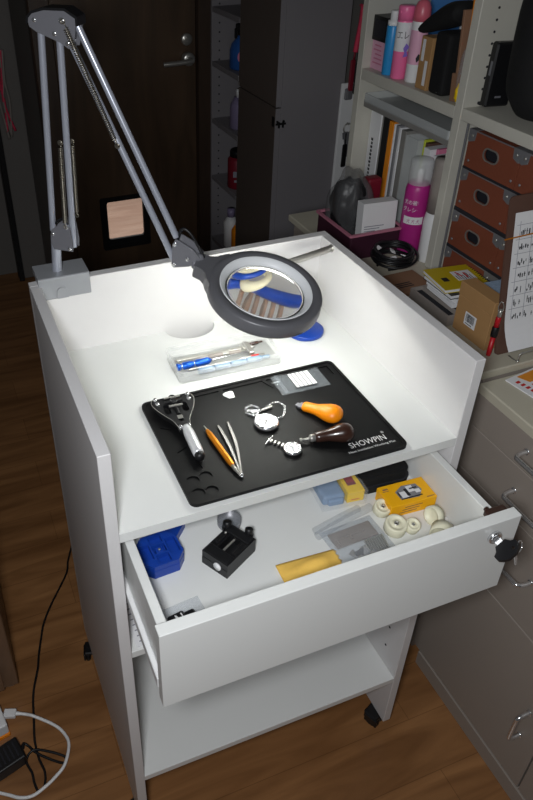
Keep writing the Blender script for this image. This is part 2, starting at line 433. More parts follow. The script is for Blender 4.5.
mb = MB(Xs); mb.plate([(-.004, -.0035), (.003, -.0042), (.009, -.0020), (.028, -.0018), (.029, 0), (.027, .0008), (.022, .0008), (.020, .0018), (.009, .0020), (.003, .0042), (-.004, .0035)], -.0008, .0008, [circ(-.0005, 0, .0015, 10)])
link('blade', mb, 'chrome', k2)

# ================================================================ magnifier lamp
B0 = V((0.0443, 0.4192, 0)); DH = V((0.80343, -0.59540, 0)); NH = V((-0.59540, -0.80343, 0))
XA = Matrix(((DH.x, 0, NH.x, B0.x), (DH.y, 0, NH.y, B0.y), (0, 1, 0, 0), (0, 0, 0, 1)))    # local (s, z, off)
def A(s, z, off=0): return B0 + DH * s + V((0, 0, z)) + NH * off
lamp = thing('magnifier_lamp', 'silver spring-arm magnifier lamp with a lit ring head, clamped to the back panel', 'magnifier lamp', (B0.x, B0.y, 0.900))
mb = MB(frame3((0.0125, 0, 0), (0, 1, 0), (1, 0, 0)))
mb.plate([(.4550, .9008), (.4550, .9110), (.4535, .9125), (.4050, .9125), (.4035, .9115), (.4030, .9100), (.4030, .8775), (.4045, .8757), (.4090, .8757), (.4090, .9008), (.4300, .9008), (.4300, .8620), (.4345, .8620), (.4345, .9008)], 0, .079)
cl = link('clamp', mb, 'clampgrey', lamp)
mb = MB(frame3((0.047, 0.403, 0.8765), (1, 0, 0), (0, -1, 0))); mb.plate([(-.0085, 0)] + [(-.0085 + 0, .010)] + circ(0, .010, .0085, 12, a0=PI, a1=0) + [(.0085, 0)], -.001, .0016); link('adjusting_tab', mb, 'clampgrey', cl)
mb = MB(); mb.cyl((0.047, .4345, .884), (0.047, .452, .884), .004); mb.cyl((0.047, .452, .884), (0.047, .460, .884), .014, n=20, bev=.002); link('clamp_knob', mb, 'black', cl)
mb = MB(); mb.cyl(A(-.0030, .9120, -.008), A(.0025, .972, -.008), .0074, n=24); link('pole', mb, 'silver', lamp)
def bracket(poly, name='bracket', screws=(), w=.0015, wb=.0185):
    mb = MB(XA)
    mb.plate(poly, w, w + .002); mb.plate(poly, -wb - .002, -wb)
    b = link(name, mb, 'bracket', lamp)
    for s, z, r in screws:
        m2 = MB(); m2.cyl(A(s, z, w + .0018), A(s, z, w + .0042), r, n=16, bev=.0006); m2.cyl(A(s, z, w + .004), A(s, z, w + .0048), r * .45, n=6); m2.cyl(A(s, z, -wb - .0042), A(s, z, w), r * .6, n=12)
        link('screw', m2, 'chrome', b)
    return b
low = bracket([(0, .962), (.003, .9535), (.0332, .953), (.0345, .965), (.0325, .990), (.0255, .9985), (.018, .996), (.002, .984)], 'lower_bracket', [(.0045, .979, .003), (.0275, .9915, .0034), (.029, .9575, .0028)])
mb = MB(); mb.tube(smoothpath([A(.001, .958, -.008), A(-.0025, .972, -.008), A(.0005, .986, -.008), A(.014, .9975, -.008), A(.025, 1.0005, -.008)]), .0018, 8); link('cable', mb, 'black', low)
up = bracket([(.0085, 1.2685), (.015, 1.2745), (.033, 1.2785), (.061, 1.2785), (.074, 1.2705), (.071, 1.250), (.066, 1.236), (.061, 1.2352), (.0497, 1.2423), (.0197, 1.2531), (.0105, 1.2590)], 'upper_bracket',
             [(.0185, 1.2672, .0028), (.0558, 1.2675, .0042), (.0440, 1.2525, .003), (.0608, 1.2418, .003)])
mb = MB(XA); mb.plate([(.006, 1.2625), (.008, 1.2705), (.015, 1.2770), (.033, 1.2815), (.061, 1.2815), (.0765, 1.2725), (.0765, 1.262), (.0735, 1.262), (.0735, 1.2705), (.060, 1.2785), (.033, 1.2785), (.016, 1.2742), (.0105, 1.2690), (.009, 1.2625)], -.0215, .0045)
link('cover', mb, 'black', up, label='dark rounded cover strip')
for a, b in ((A(.0200, 1.2560, -.008), A(-.0006, .9790, -.008)), (A(.0448, 1.2480, -.008), A(.0300, .9560, -.008))):
    mb = MB(); mb.cyl(a, b, .0047, n=18); link('lower_rod', mb, 'silver', lamp)
for a, b in ((A(.0600, 1.2392, -.008), A(.1865, .9555, -.008)), (A(.0680, 1.2669, -.008), A(.1922, .9900, -.008))):
    mb = MB(); mb.cyl(a, b, .0047, n=18); link('upper_rod', mb, 'silver', lamp)
def spring(a, b, r=.0030, turns=46):
    a, b = V(a), V(b); X = Matrix.Translation(a) @ (b - a).to_track_quat('Z', 'Y').to_matrix().to_4x4(); L = (b - a).length
    pts = [X @ V((r * math.cos(2 * PI * k / 9), r * math.sin(2 * PI * k / 9), L * (.05 + .9 * k / (9 * turns)))) for k in range(9 * turns + 1)]
    mb = MB(); mb.tube([a] + pts + [b], .00075, 5)
    mb.torus((0, 0, 0), .0026, .0007, 14, 6, Matrix.Translation(a) @ XA.to_3x3().to_4x4()); mb.torus((0, 0, 0), .0030, .0009, 14, 6, Matrix.Translation(b) @ XA.to_3x3().to_4x4())
    mb.cyl(b - NH * .003, b + NH * .003, .0022, n=10)
    link('spring', mb, 'spring', lamp)
spring(A(.0270, .9930, .0055), A(.0337, 1.1153, .004)); spring(A(.0340, 1.000, -.022), A(.0390, 1.110, -.022))
spring(A(.0580, 1.2675, .0065), A(.1165, 1.118, .004), turns=56); spring(A(.0650, 1.261, -.022), A(.1100, 1.150, -.022), turns=44)
hb = bracket([(.1868, .951), (.1895, .984), (.194, .992), (.2005, .990), (.2200, .9790), (.2300, .9665), (.2265, .9585), (.2130, .9520), (.1900, .9475)], 'head_bracket', [(.1905, .9535, .0032), (.1935, .9850, .0032), (.2115, .9640, .0032)], wb=.0165)
mb = MB(); mb.tube(smoothpath([A(.1935, .985, -.008), A(.2005, 1.0035, -.008), A(.2120, .999, -.008), A(.2240, .980, -.008), A(.2330, .964, -.006)]), .0022, 8); link('cable', mb, 'black', hb)

CR = V((0.3024, 0.2162, 0.9386)); NR = V((0.0925, -0.2534, 0.9629)).normalized()
ua = (A(.2300, .963) - CR); ua = (ua - NR * ua.dot(NR)).normalized()
XR = frame3(CR, ua, NR)                              # local x towards the arm, z up through the lens
head = bpy.data.objects.new('lamp_head', None); C.objects.link(head); head.parent = lamp; head.empty_display_size = .02; ORG[head] = ORG[lamp]
mb = MB(XR)
mb.lathe([(.0670, -.001), (.0675, .0002), (.0795, .0), (.0815, -.002), (.0830, -.016), (.0824, -.0200), (.0805, -.0220), (.0712, -.0220), (.0705, -.0210), (.0705, -.0145), (.0640, -.0145), (.0655, -.010), (.0670, -.001)], 96)
nk = [(.0715, .040), (.079, .0315), (.085, .0225), (.092, .0175), (.104, .0160), (.1065, .012), (.1065, -.012), (.104, -.0160), (.092, -.0175), (.085, -.0225), (.079, -.0315), (.0715, -.040)]
mb.plate(nk, -.0210, -.0005)
link('housing', mb, 'darkgrey', head)
mb = MB(); mb.cyl(XR @ V((.1066, 0, -.010)), XR @ V((.1115, 0, -.010)), .008, n=20, bev=.001); mb.cyl(XR @ V((.1115, 0, -.010)), A(.2265, .9630, -.006), .0055, n=14); mb.ell(A(.2265, .9630, -.006), .0072)
link('swivel', mb, 'bracket', head)
mb = MB(XR); mb.lathe([(.0671, -.0012), (.0665, .0004), (.0655, .0002), (.0590, -.0060), (.0575, -.0085), (.0575, -.0140), (.0638, -.0140), (.0655, -.0090)], 96, close=True); link('bezel', mb, 'bezel', head, label='satin silver inner rim')
def lensmb(R, rr, edge, zc):
    sag = lambda r: math.sqrt(R * R - r * r) - math.sqrt(R * R - rr * rr)
    k = 14; rs = [rr * i / k for i in range(k + 1)]
    top = [(r, zc + edge / 2 + sag(r)) for r in rs]; bot = [(r, zc - edge / 2 - sag(r)) for r in rs]
    m = MB(XR); m.lathe(list(reversed(top)), 96); m.lathe(bot, 96); m.lathe([(rr, zc - edge / 2), (rr, zc + edge / 2)], 96)
    # weld the rings so the lens is one closed solid
    bm = bmesh.new(); vv = [bm.verts.new(p) for p in m.v]
    for f in m.f:
        try: bm.faces.new([vv[i] for i in f])
        except ValueError: pass
    bmesh.ops.remove_doubles(bm, verts=bm.verts[:], dist=1e-6); bmesh.ops.recalc_face_normals(bm, faces=bm.faces[:])
    return MB().bm(bm, True)
LENS_R = 0.8
link('lens', lensmb(LENS_R, .0574, .0022, -.0108), 'lens', head, label='clear round magnifying lens')
mb = MB(XR); mb.lathe([(.0628, -.0148), (.0628, -.0240), (.0645, -.0258), (.0680, -.0258), (.0697, -.0240), (.0697, -.0148)], 64, close=True, smooth=False); link('light_ring', mb, 'led', head, label='lit white LED ring')
# ================================================================ the repair mat and what lies on it
mw, mh = 0.1580, 0.1105; mx, my = 0.2692, 0.1176
Xm = at(mx, my, ZF, -.0055)
wmat = thing('work_mat', 'black rubber watch repair mat with white lettering lying on the worktop', 'mat', (mx, my, ZF))
loc = lambda x, y: (x - mx, y - my)
holes = [circ(*loc(x, y), .0083, 24) for x, y in ((.1290, .0500), (.1475, .0525), (.1280, .0268), (.1455, .0250))]
def thinslot(a, b, w=.0011):
    (x0, y0), (x1, y1) = loc(*a), loc(*b); L = math.hypot(x1 - x0, y1 - y0); nx, ny = -(y1 - y0) / L * w, (x1 - x0) / L * w
    return [(x0 + nx, y0 + ny), (x0 - nx, y0 - ny), (x1 - nx, y1 - ny), (x1 + nx, y1 + ny)]
P = lambda *q: [loc(*k) for k in q]
holes += [P((.2275, .1935), (.2380, .2170), (.3020, .2170), (.3120, .1935)), P((.1870, .1935), (.1870, .2170), (.2310, .2170), (.2220, .1935)), P((.319, .1935), (.3085, .2170), (.4150, .2170), (.4150, .1935))]
holes += [thinslot((.1460, .0830), (.1480, .0660)), thinslot((.1215, .1650), (.1350, .1560)), thinslot((.128, .107), (.143, .1140))]
mb = MB(Xm); mb.plate(rrect(-mw, mw, -mh, mh, .010), 0, .0020); mb.plate(rrect(-mw + .0004, mw - .0004, -mh + .0004, mh - .0004, .010), .0020, .0038, holes)
mb.plate(rrect(-mw, mw, -mh, mh, .010), .0020, .0052, [rrect(-mw + .0045, mw - .0045, -mh + .0045, mh - .0045, .007)])
link('mat_sheet', mb, 'blackrubber', wmat)
ZM = ZF + .0038
lett = textmb('SHOWPIN', .0152, at(.3495, .0300, ZM, -.0055), .0003, width=.0560)
link('lettering', lett, 'white', wmat, label='white lettering')
link('lettering', textmb('®', .006, at(.4050, .0425, ZM, -.0055), .0003), 'white', wmat, label='white lettering')
link('lettering', textmb('Heat Insulation Working Mat', .0052, at(.3420, .0215, ZM, -.0055), .0003, width=.0720), 'white', wmat, label='white lettering')
link('lettering', textmb('SHOWPIN', .0042, at(.3090, .2050, ZM - .0018, .05), .0003), 'paper', wmat, label='white lettering')

# adjustable case wrench with chrome handle
cw = thing('case_wrench', 'black Y-shaped case wrench with a bright chrome handle at the left end of the mat', 'wrench', (.150, .17, ZM))
Xc = frame3((.1515, .1440, ZM + .004), (.055, .99, 0), (0, 0, 1))         # x runs up the tool towards its two arms
prof = [(-.006, .0075), (.006, .0088), (.016, .0120), (.028, .0180), (.040, .0245), (.052, .0295), (.062, .0318), (.070, .0300), (.0745, .0245), (.071, .0185), (.064, .0075)]
mb = MB(Xc); mb.plate(prof + [(x, -y) for x, y in reversed(prof)], 0, .0062, [rrect(.014, .050, -.0030, .0030, .0028), rrect(.034, .056, .0090, .0180, .004), rrect(.034, .056, -.0180, -.0090, .004), circ(.066, .0262, .0032, 12), circ(.066, -.0262, .0032, 12)])
link('body', mb, 'black', cw)
mb = MB(Xc)
for s in (-1, 1):
    mb.tube(smoothpath([(-.004, s * .0075, .0064), (.016, s * .0118, .0064), (.028, s * .0178, .0064), (.040, s * .0243, .0064), (.052, s * .0293, .0064), (.062, s * .0316, .0064), (.070, s * .0298, .0064), (.0742, s * .0245, .0064)]), .0005, 5)
link('edge_line', mb, 'steel', cw, label='thin steel edge line')  # thin steel line laid along both outer edges of the body
for x, y in ((.001, .006), (.001, -.006), (.060, .0235), (.060, -.0235), (.0705, .0245), (.0705, -.0245)):
    mb = MB(Xc); mb.cyl((x, y, -.001), (x, y, .0095), .0030, n=16, bev=.0008); mb.cyl((x, y, .0095), (x, y, .0104), .0018, n=6); link('pin', mb, 'chrome', cw)
mb = MB(Xc); mb.cyl((.030, 0, .006), (.062, 0, .0075), .0028, n=12); mb.torus((.058, 0, .010), .0048, .0012, 18, 6); mb.cyl((.058, -.013, .0090), (.058, .013, .0090), .0021, n=12); mb.torus((.066, .0, .0105), .0045, .0011, 18, 6, None)
link('adjusting_screw', mb, 'black', cw)
mb = MB(Xc); mb.box(.020, .028, -.0038, .0038, .006, .0072, .0006); mb.cyl((.046, -.010, .0105), (.046, .010, .0105), .0016, n=10); mb.cyl((.066, -.012, .0105), (.066, .012, .0105), .0014, n=10); link('adjusting_nut', mb, 'steel', cw)
def ax(p0, p1, up=(0, 0, 1)):
    p0, p1 = V(p0), V(p1); return Matrix.Translation(p0) @ (p1 - p0).to_track_quat('Z', 'Y').to_matrix().to_4x4()
Xh = ax((.1535, .1440, ZM + .0085), (.1500, .0790, ZM + .0080))
mb = MB(Xh); mb.lathe([(0, -.003), (.0050, -.0025), (.0062, .002), (.0075, .010), (.0078, .016), (.0078, .050), (.0074, .0555), (.0060, .0575), (0, .0578)], 28); link('handle', mb, 'brightsilver', cw, label='bright chrome handle')
mb = MB(Xh); mb.lathe([(0, .0578), (.0066, .0578), (.0068, .0620), (.0050, .066), (0, .0665)], 24); link('end_cap', mb, 'black', cw)
mb = MB(); mb.torus((.1535, .1465, ZM + .0075), .0052, .0016, 20, 8); link('ring', mb, 'steel', cw)

# amber pen-like spring bar tool
pt = thing('spring_bar_tool', 'amber metal spring bar tool lying beside the tweezers', 'tool', (.183, .09, ZM))
p0, p1 = V((.1795, .1400, ZM + .0042)), V((.1868, .0340, ZM + .0036)); X = ax(p0, p1)
mb = MB(X); mb.lathe([(0, .006), (.0022, .0065), (.0030, .010), (.0040, .016), (.0042, .030), (.0042, .076), (.0034, .084), (.0030, .086), (0, .086)], 12, smooth=False); link('barrel', mb, 'gold', pt)
mb = MB(X); mb.lathe([(0, .0855), (.0029, .086), (.0026, .094), (.0012, .101), (.0008, .1065), (0, .107)], 16); mb.lathe([(0, -.004), (.0008, -.0035), (.0012, .004), (.0022, .0066), (0, .007)], 14); link('tip', mb, 'steel', pt)
# tweezers
tw = thing('tweezers', 'open steel tweezers lying on the mat, points towards the front', 'tweezers', (.205, .085, ZM))
for a, b, c in (((.1985, .1380), (.1965, .090), (.1890, .0345)), ((.2140, .1400), (.2060, .090), (.1898, .0345))):
    pts = smoothpath([(a[0], a[1], ZM + .0022), (b[0], b[1], ZM + .0030), (c[0], c[1], ZM + .0022)], 10)
    mb = MB(); n = len(pts)
    vs, fs = [], []
    for i, p in enumerate(pts):
        t = i / (n - 1); w = .0012 + .0010 * math.sin(PI * min(1, t * 1.2)) * (1 - t * .6); h = .0021 * (1 - .55 * t)
        vs += [p + V((-w, 0, -h)), p + V((w, 0, -h)), p + V((w, 0, h)), p + V((-w, 0, h))]
    for i in range(n - 1):
        for k in range(4): fs.append((4 * i + k, 4 * i + (k + 1) % 4, 4 * i + 4 + (k + 1) % 4, 4 * i + 4 + k))
    fs += [(3, 2, 1, 0), tuple(4 * (n - 1) + k for k in range(4))]
    mb.add(vs, fs); link('arm', mb, 'darksteel', tw)
mb = MB(); mb.ell((.1895, .0348, ZM + .0024), (.0030, .0042, .0022), 12, 8); link('joint', mb, 'chrome', tw)

# pocket watch and chain
pw = thing('pocket_watch', 'silver pocket watch with white dial, its chain coiled behind it', 'watch', (.2640, .1180, ZM))
X = at(.2640, .1180, ZM, .3)
mb = MB(X); mb.lathe([(0, 0), (.0130, 0), (.0168, .0020), (.0180, .0045), (.0176, .0068), (.0158, .0082), (.0150, .0083), (.0148, .0078)], 48); link('case', mb, 'chrome', pw)
mb = MB(X); mb.lathe([(.0149, .0077), (0, .0079)], 40, smooth=False); dl = link('dial', mb, 'dial', pw, label='white dial')
mb = MB(X)
for k in range(12):
    a = PI / 6 * k; mb.box(-.0004, .0004, .0112, .0136, .0079, .0081, 0, Matrix.Rotation(a, 4, 'Z'))
link('hour_marks', mb, 'ink', dl)
mb = MB(X); mb.box(-.0006, .0006, -.0015, .0078, .0081, .0083, 0, Matrix.Rotation(2.2, 4, 'Z')); mb.box(-.0004, .0004, -.0015, .0115, .0083, .0085, 0, Matrix.Rotation(.7, 4, 'Z')); link('hands', mb, 'ink', dl)
mb = MB(X); mb.cyl((0, .0175, .0045), (0, .0225, .0045), .0024, n=14, bev=.0005); mb.torus((0, .0240, .0045), .0045, .0009, 20, 6); link('crown', mb, 'chrome', pw)
def chain(path, r, name, parent, m='chrome', tube=.00042):
    pts = smoothpath(path, 14); d = 0; mb = MB(); i = 0; step = r * 1.5; last = pts[0]; acc = 0
    for a, b in zip(pts, pts[1:]):
        L = (b - a).length
        while acc <= L:
            p = a + (b - a) * (acc / max(L, 1e-9)); t = (b - a).normalized()
            Xk = Matrix.Translation(p) @ t.to_track_quat('X', 'Z').to_matrix().to_4x4() @ Matrix.Rotation((.45 if i % 2 else -.75), 4, 'X') @ Matrix.Diagonal((1.25, .8, 1, 1))
            mb.torus((0, 0, 0), r, tube, 10, 5, Xk); i += 1; acc += step
        acc -= L
    return link(name, mb, m, parent)
zc = ZM + .0016
chain([(.2590, .1395, zc + .003), (.2650, .1480, zc), (.2560, .1560, zc), (.2480, .1500, zc), (.2560, .1420, zc + .001), (.2680, .1530, zc + .001), (.2620, .1640, zc), (.2500, .1600, zc), (.2540, .1500, zc + .002), (.2720, .1480, zc + .001), (.2860, .1560, zc), (.3000, .1580, zc), (.3060, .1460, zc), (.3000, .1330, zc), (.2920, .1240, zc), (.2860, .1250, zc)], .0017, 'chain', pw)
mb = MB(); mb.box(-.0090, .0090, -.0018, .0018, 0, .0028, .0006, at(.2800, .1490, ZM + .0012, .12)); link('chain_bar', mb, 'steel', pw)
# nurse's fob watch
fw = thing('fob_watch', 'small silver fob watch with a short link strap and pin bar', 'watch', (.2735, .0555, ZM))
X = at(.2735, .0555, ZM, .9)
mb = MB(X); mb.lathe([(0, 0), (.0100, 0), (.0122, .0015), (.0128, .0038), (.0120, .0056), (.0104, .0062), (.0100, .0058)], 40); link('case', mb, 'chrome', fw)
mb = MB(X); mb.lathe([(.0101, .0057), (0, .0059)], 32, smooth=False); dl = link('dial', mb, 'dial', fw, label='white dial')
mb = MB(X)
for k in range(12): mb.box(-.0004, .0004, .0075, .0092, .0059, .0061, 0, Matrix.Rotation(PI / 6 * k, 4, 'Z'))
mb.box(-.0005, .0005, -.001, .0055, .0061, .0063, 0, Matrix.Rotation(-.4, 4, 'Z')); mb.box(-.0004, .0004, -.001, .0080, .0063, .0065, 0, Matrix.Rotation(1.9, 4, 'Z')); link('hands', mb, 'greyink', dl)
for k in range(4):
    t = k / 3; c = V((.2650 - .0110 * t, .0680 + .0130 * t, ZM + .0030)); mb = MB(); mb.box(-.0014, .0014, -.0034, .0034, -.0013, .0013, .0005, Matrix.Translation(c) @ Matrix.Rotation(-.85, 4, 'Z')); link('strap_link', mb, 'steel', fw)
mb = MB(); mb.box(-.0010, .0010, -.0100, .0100, -.0010, .0014, .0005, Matrix.Translation((.2520, .0838, ZM + .003)) @ Matrix.Rotation(-.95, 4, 'Z'))
mb.cyl((.2440, .0775, ZM + .0030), (.2590, .0890, ZM + .0044), .0006, n=6); link('pin_bar', mb, 'chrome', fw)

# orange and brown bulb-handled tools
def bulb(name, label, X, prof, m, metalpart, mm):
    t = thing(name, label, 'tool', X.translation)
    mb = MB(X); mb.lathe(prof, 32); link('handle', mb, m, t)
    link('blade', metalpart, mm, t); return t
X = frame3((.3275, .1330, ZM + .0056), (0, 0, 1), (.0300, -.0440, .0075)) @ Matrix.Scale(.92, 4)     # z along the tool
bm_ = MB(X); bm_.plate([(-.0015, -.0065), (.0015, -.0065), (.0015, .0065), (-.0015, .0065)], -.004, .006); bm_.plate([(-.0008, -.0040), (.0008, -.0040), (.0008, .0040), (-.0008, .0040)], -.0095, -.004)
t = thing('case_knife', 'orange bulb-handled watch case opener on the mat', 'tool', (.34, .118, ZM))
mb = MB(X @ Matrix.Diagonal((.78, 1, 1, 1))); mb.lathe([(0, .003), (.0075, .0035), (.0092, .006), (.0096, .018), (.0104, .026), (.0132, .035), (.0164, .045), (.0174, .053), (.0160, .060), (.0120, .0655), (.0060, .0685), (0, .0692)], 32); link('handle', mb, 'orange', t)
link('blade', bm_, 'bracket', t, label='dark steel blade')
X = frame3((.3030, .0630, ZM + .0066), (0, 0, 1), (.056, -.0120, .0045)) @ Matrix.Diagonal((1.05, 1.05, .84, 1))
t = thing('pin_vise', 'dark brown wood-handled tool with a steel nose above the white lettering', 'tool', (.34, .058, ZM))
mb = MB(X); mb.lathe([(0, .009), (.0052, .0092), (.0066, .011), (.0072, .016), (.0074, .024), (.0080, .032), (.0102, .042), (.0124, .052), (.0130, .059), (.0118, .066), (.0085, .0712), (.0040, .0738), (0, .0742)], 32); link('handle', mb, 'brown', t)
mb = MB(X); mb.lathe([(0, -.0125), (.0012, -.012), (.0016, -.004), (.0018, .0), (.0046, .0005), (.0050, .003), (.0050, .0095), (0, .0098)], 20); mb.lathe([(0, -.0165), (.0026, -.016), (.0026, -.0125), (0, -.012)], 14); link('steel_nose', mb, 'steel', t)
# clear zip bag with a white label
X = at(.3560, .1915, ZF + .0055, -.03)
t = thing('zip_bag', 'small clear zip bag with a ruled white label at the back of the mat', 'bag', (.356, .1915, ZF + .0055))
mb = MB(X); n = 14
vs = []; fs = []
for j in range(9):
    for i in range(n + 1):
        x = -.0400 + .080 * i / n; y = -.0235 + .0470 * j / 8
        vs.append((x, y, .0016 + .0014 * math.sin(i * 1.1 + j * .7) * math.sin(j * .9)))
for j in range(8):
    for i in range(n): a = j * (n + 1) + i; fs.append((a, a + 1, a + n + 2, a + n + 1))
mb.add(vs, fs, True); mb.box(-.0400, .0400, -.0235, .0235, -.0002, .0001, 0); link('film', mb, 'thinfilm', t)
mb = MB(X); mb.plate(rect(-.0135, .0200, -.0165, .0185), .0036, .0039)
lb = link('label_card', mb, 'paper', t, label='white ruled label')
mb = MB(X)
for k in range(4): mb.box(-.0092 + k * .0068, -.0072 + k * .0068, -.0165, .0185, .0039, .0040, 0)
link('ruled_lines', mb, 'greypaper', lb)
mb = MB(X); mb.box(-.0345, -.0330, -.0235, .0235, .002, .0036, .0003); mb.box(-.0310, -.0300, -.0235, .0235, .002, .0034, .0003); link('zip_strip', mb, 'film', t)
# white plastic pick
X = at(.2435, .2020, ZM - .0018, .15)
mb = MB(X); mb.plate([(-.0085, .004), (-.0078, .0075), (-.004, .0088), (.005, .0088), (.0082, .0070), (.0080, .003), (.0040, -.0078), (.0015, -.0092), (-.0030, -.0085)], 0, .0012)
single('plectrum', mb, 'white', (.2435, .2020, ZM), 'small white plastic opening pick lying near the back of the mat', 'pick')

# ================================================================ clear tool case behind the mat
X = at(.2715, .2935, ZF, -.035) @ Matrix.Diagonal((1.07, 1.10, 1.10, 1))
tb = thing('tool_case', 'clear plastic case of watch tools behind the mat', 'case', (.272, .2975, ZF))
mb = MB(X); a, b, h = .0800, .0345, .0160
mb.plate(rrect(-a, a, -b, b, .006), 0, .0014); mb.plate(rrect(-a, a, -b, b, .006), .0014, h, [rrect(-a + .0014, a - .0014, -b + .0014, b - .0014, .005)])
link('tray', mb, 'caseclear', tb)
mb = MB(X); mb.plate(rrect(-a - .0010, a + .0010, -b - .0010, b + .0010, .007), h - .004, h + .0012, [rrect(-a + .0016, a - .0016, -b + .0016, b - .0016, .005)]); link('rim', mb, 'caseclear', tb)
def inbox(x, y, z=0): return X @ V((x, y, .0014 + z))
t = thing('screwdriver', 'blue-handled precision screwdriver in the clear case', 'screwdriver', inbox(-.05, 0))
p0, p1 = inbox(-.074, -.002, .0046), inbox(.058, .0035, .0046); Xs = ax(p0, p1)
mb = MB(Xs); mb.lathe([(0, 0), (.0058, 0), (.0058, .003), (.0048, .004), (.0048, .010), (.0058, .011), (.0058, .024), (.0050, .025), (.0050, .032), (.0058, .033), (.0058, .052), (.0034, .057), (0, .055)], 20); link('handle', mb, 'bluemetal', t)
mb = MB(Xs); mb.lathe([(0, .055), (.0022, .055), (.0022, .068), (.0012, .072), (.0012, .126), (.0002, .130), (0, .130)], 14); link('shaft', mb, 'chrome', t)
for k in (7.0, 28.5):
    mb = MB(Xs); mb.torus((0, 0, k / 1000), .0050, .0008, 20, 6); link('ring', mb, 'chrome', t)
t = thing('calliper', 'small steel slide gauge lying along the back of the clear case', 'gauge', inbox(0, .018))
mb = MB(X); mb.box(-.068, .058, .0165, .0225, .0018, .0040, .0004); link('beam', mb, 'steel', t)
mb = MB(X); mb.box(.040, .048, -.004, .027, .003, .0088, .001); mb.box(.036, .053, .012, .0262, .003, .0070, .001); link('jaw', mb, 'steel', t)
mb = MB(X); mb.cyl((.050, .0195, .006), (.064, .0195, .007), .0026, n=14, bev=.0006); mb.cyl((.064, .0195, .007), (.0705, .0195, .007), .0014, n=10); link('thumb_screw', mb, 'brown', t)
t = thing('hand_lifter', 'steel bar tool with dark grips in the middle of the clear case', 'tool', inbox(0, .009))
mb = MB(X); mb.tube([(-.065, .0105, .0048), (.0, .0105, .0048), (.046, .0068, .0060)], .0022, 10); link('bar', mb, 'steel', t)
mb = MB(X); mb.cyl((-.022, .0105, .0048), (.002, .0105, .0048), .0034, n=14, bev=.0006); mb.cyl((.012, .0092, .005), (.030, .008, .0054), .0030, n=14, bev=.0006); link('grip', mb, 'greycap', t)
t = thing('parts_tube', 'slate-blue segmented parts tube at the front of the clear case', 'tube', inbox(0, -.02))
for k in range(4):
    mb = MB(X); mb.cyl((-.048 + k * .0255, -.0215 + k * .0008, .0062), (-.0235 + k * .0255, -.0215 + k * .0008, .0062), .0044, n=18, bev=.0012); link('segment', mb, 'slate', t)
mb = MB(X); mb.cyl((.054, -.0191, .0062), (.066, -.0188, .0062), .0028, n=14, bev=.001); link('cap', mb, 'slate', t)
t = thing('pin_punch', 'thin steel pin punch beside the slate-blue tube in the clear case', 'tool', inbox(0, -.011))
mb = MB(X); mb.cyl((-.060, -.0105, .0042), (.020, -.0105, .0042), .0016, n=12); mb.cyl((.020, -.0105, .0042), (.062, -.0105, .0042), .0028, n=14, bev=.0006); link('shaft', mb, 'steel', t)
mb = MB(X); mb.cyl((.040, -.0105, .0042), (.052, -.0105, .0042), .0032, n=14, bev=.0004); link('grip', mb, 'redprint', t)

# steel rod fixed to the right panel
mb = MB(); mb.cyl((.5001, .3736, .8930), (.4010, .3500, .8930), .0058, n=18, bev=.0008); mb.cyl((.5001, .3736, .8930), (.4970, .3729, .8930), .0070, n=20, bev=.0008)
single('steel_rod', mb, 'steel', (.4990, .3736, .8930), 'polished steel rod fixed to the right side panel near its back corner', 'rod')
# things in the back corner, seen through the lens
mb = MB(); mb.lathe([(0, 0), (.0300, 0), (.0315, .0015), (.0315, .0065), (.0300, .0080), (0, .0080)], 48, Matrix.Translation((.4330, .3230, ZF)))
single('blue_disc', mb, 'blue', (.4330, .3230, ZF), 'flat blue plastic disc on the worktop just right of the magnifier ring', 'disc')
t = thing('trimmed_bag', 'clear bag with a blue top band leaning against the back panel behind the magnifier', 'bag', (.385, .385, ZF))
Xv = Matrix.Translation((.3850, .3760, ZF)) @ Matrix.Rotation(-.16, 4, 'X')
mb = MB(Xv); n, m_ = 14, 10; vs, fs = [], []
for s_ in (-1, 1):
    for j in range(m_ + 1):
        for i in range(n + 1):
            u, v = i / n, j / m_; x = -.046 + .092 * u; top = .078 - .046 * u; z = .001 + (top - .001) * v
            e = min(1, 4 * u, 4 * (1 - u)) * (1 - v) ** .5
            vs.append((x, s_ * (.0012 + .0100 * e * (1 + .2 * math.sin(9 * u + 6 * v))), z))
N = (n + 1) * (m_ + 1)
for j in range(m_):
    for i in range(n):
        a = j * (n + 1) + i; fs.append((a, a + 1, a + n + 2, a + n + 1)); fs.append((N + a + n + 1, N + a + n + 2, N + a + 1, N + a))
mb.add(vs, fs, True); link('film', mb, 'clear', t)
mb = MB(Xv); mb.tube(smoothpath([(-.050, -.002, .0775), (-.030, -.004, .0705), (0, -.004, .0545), (.030, -.003, .0400), (.049, -.002, .0320)]), .0032, 10, r_end=.0026); link('top_band', mb, 'blue', t, label='blue top band')
pb = MB(Xv)
for k in range(9): pb.box(-.0020, .0020, -.0030, .0030, .004, .0665 - .0034 * k, .0006, Matrix.Translation((-.030 + k * .0070, 0, 0)) @ Matrix.Rotation(.10 * math.sin(k * 2.1), 4, 'Y'))
single('spare_straps', pb, 'cardflat', Xv @ V((0, 0, .004)), 'grey and brown straps inside the blue-topped bag', 'straps')
def roll(name, label, c, tilt, R_, r_, m, inner=None):
    X = Matrix.Translation(c) @ Matrix.Rotation(tilt, 4, 'X'); t = thing(name, label, 'roll', c)
    mb = MB(X @ Matrix.Diagonal((1, 1, .85, 1))); mb.torus((0, 0, 0), R_, r_, 36, 12); link('band', mb, m, t)
    if inner: mb = MB(X @ Matrix.Diagonal((1, 1, .85, 1))); mb.torus((0, 0, .001), R_ - r_ - inner * .9, inner, 32, 12); link('core', mb, 'cream', t)
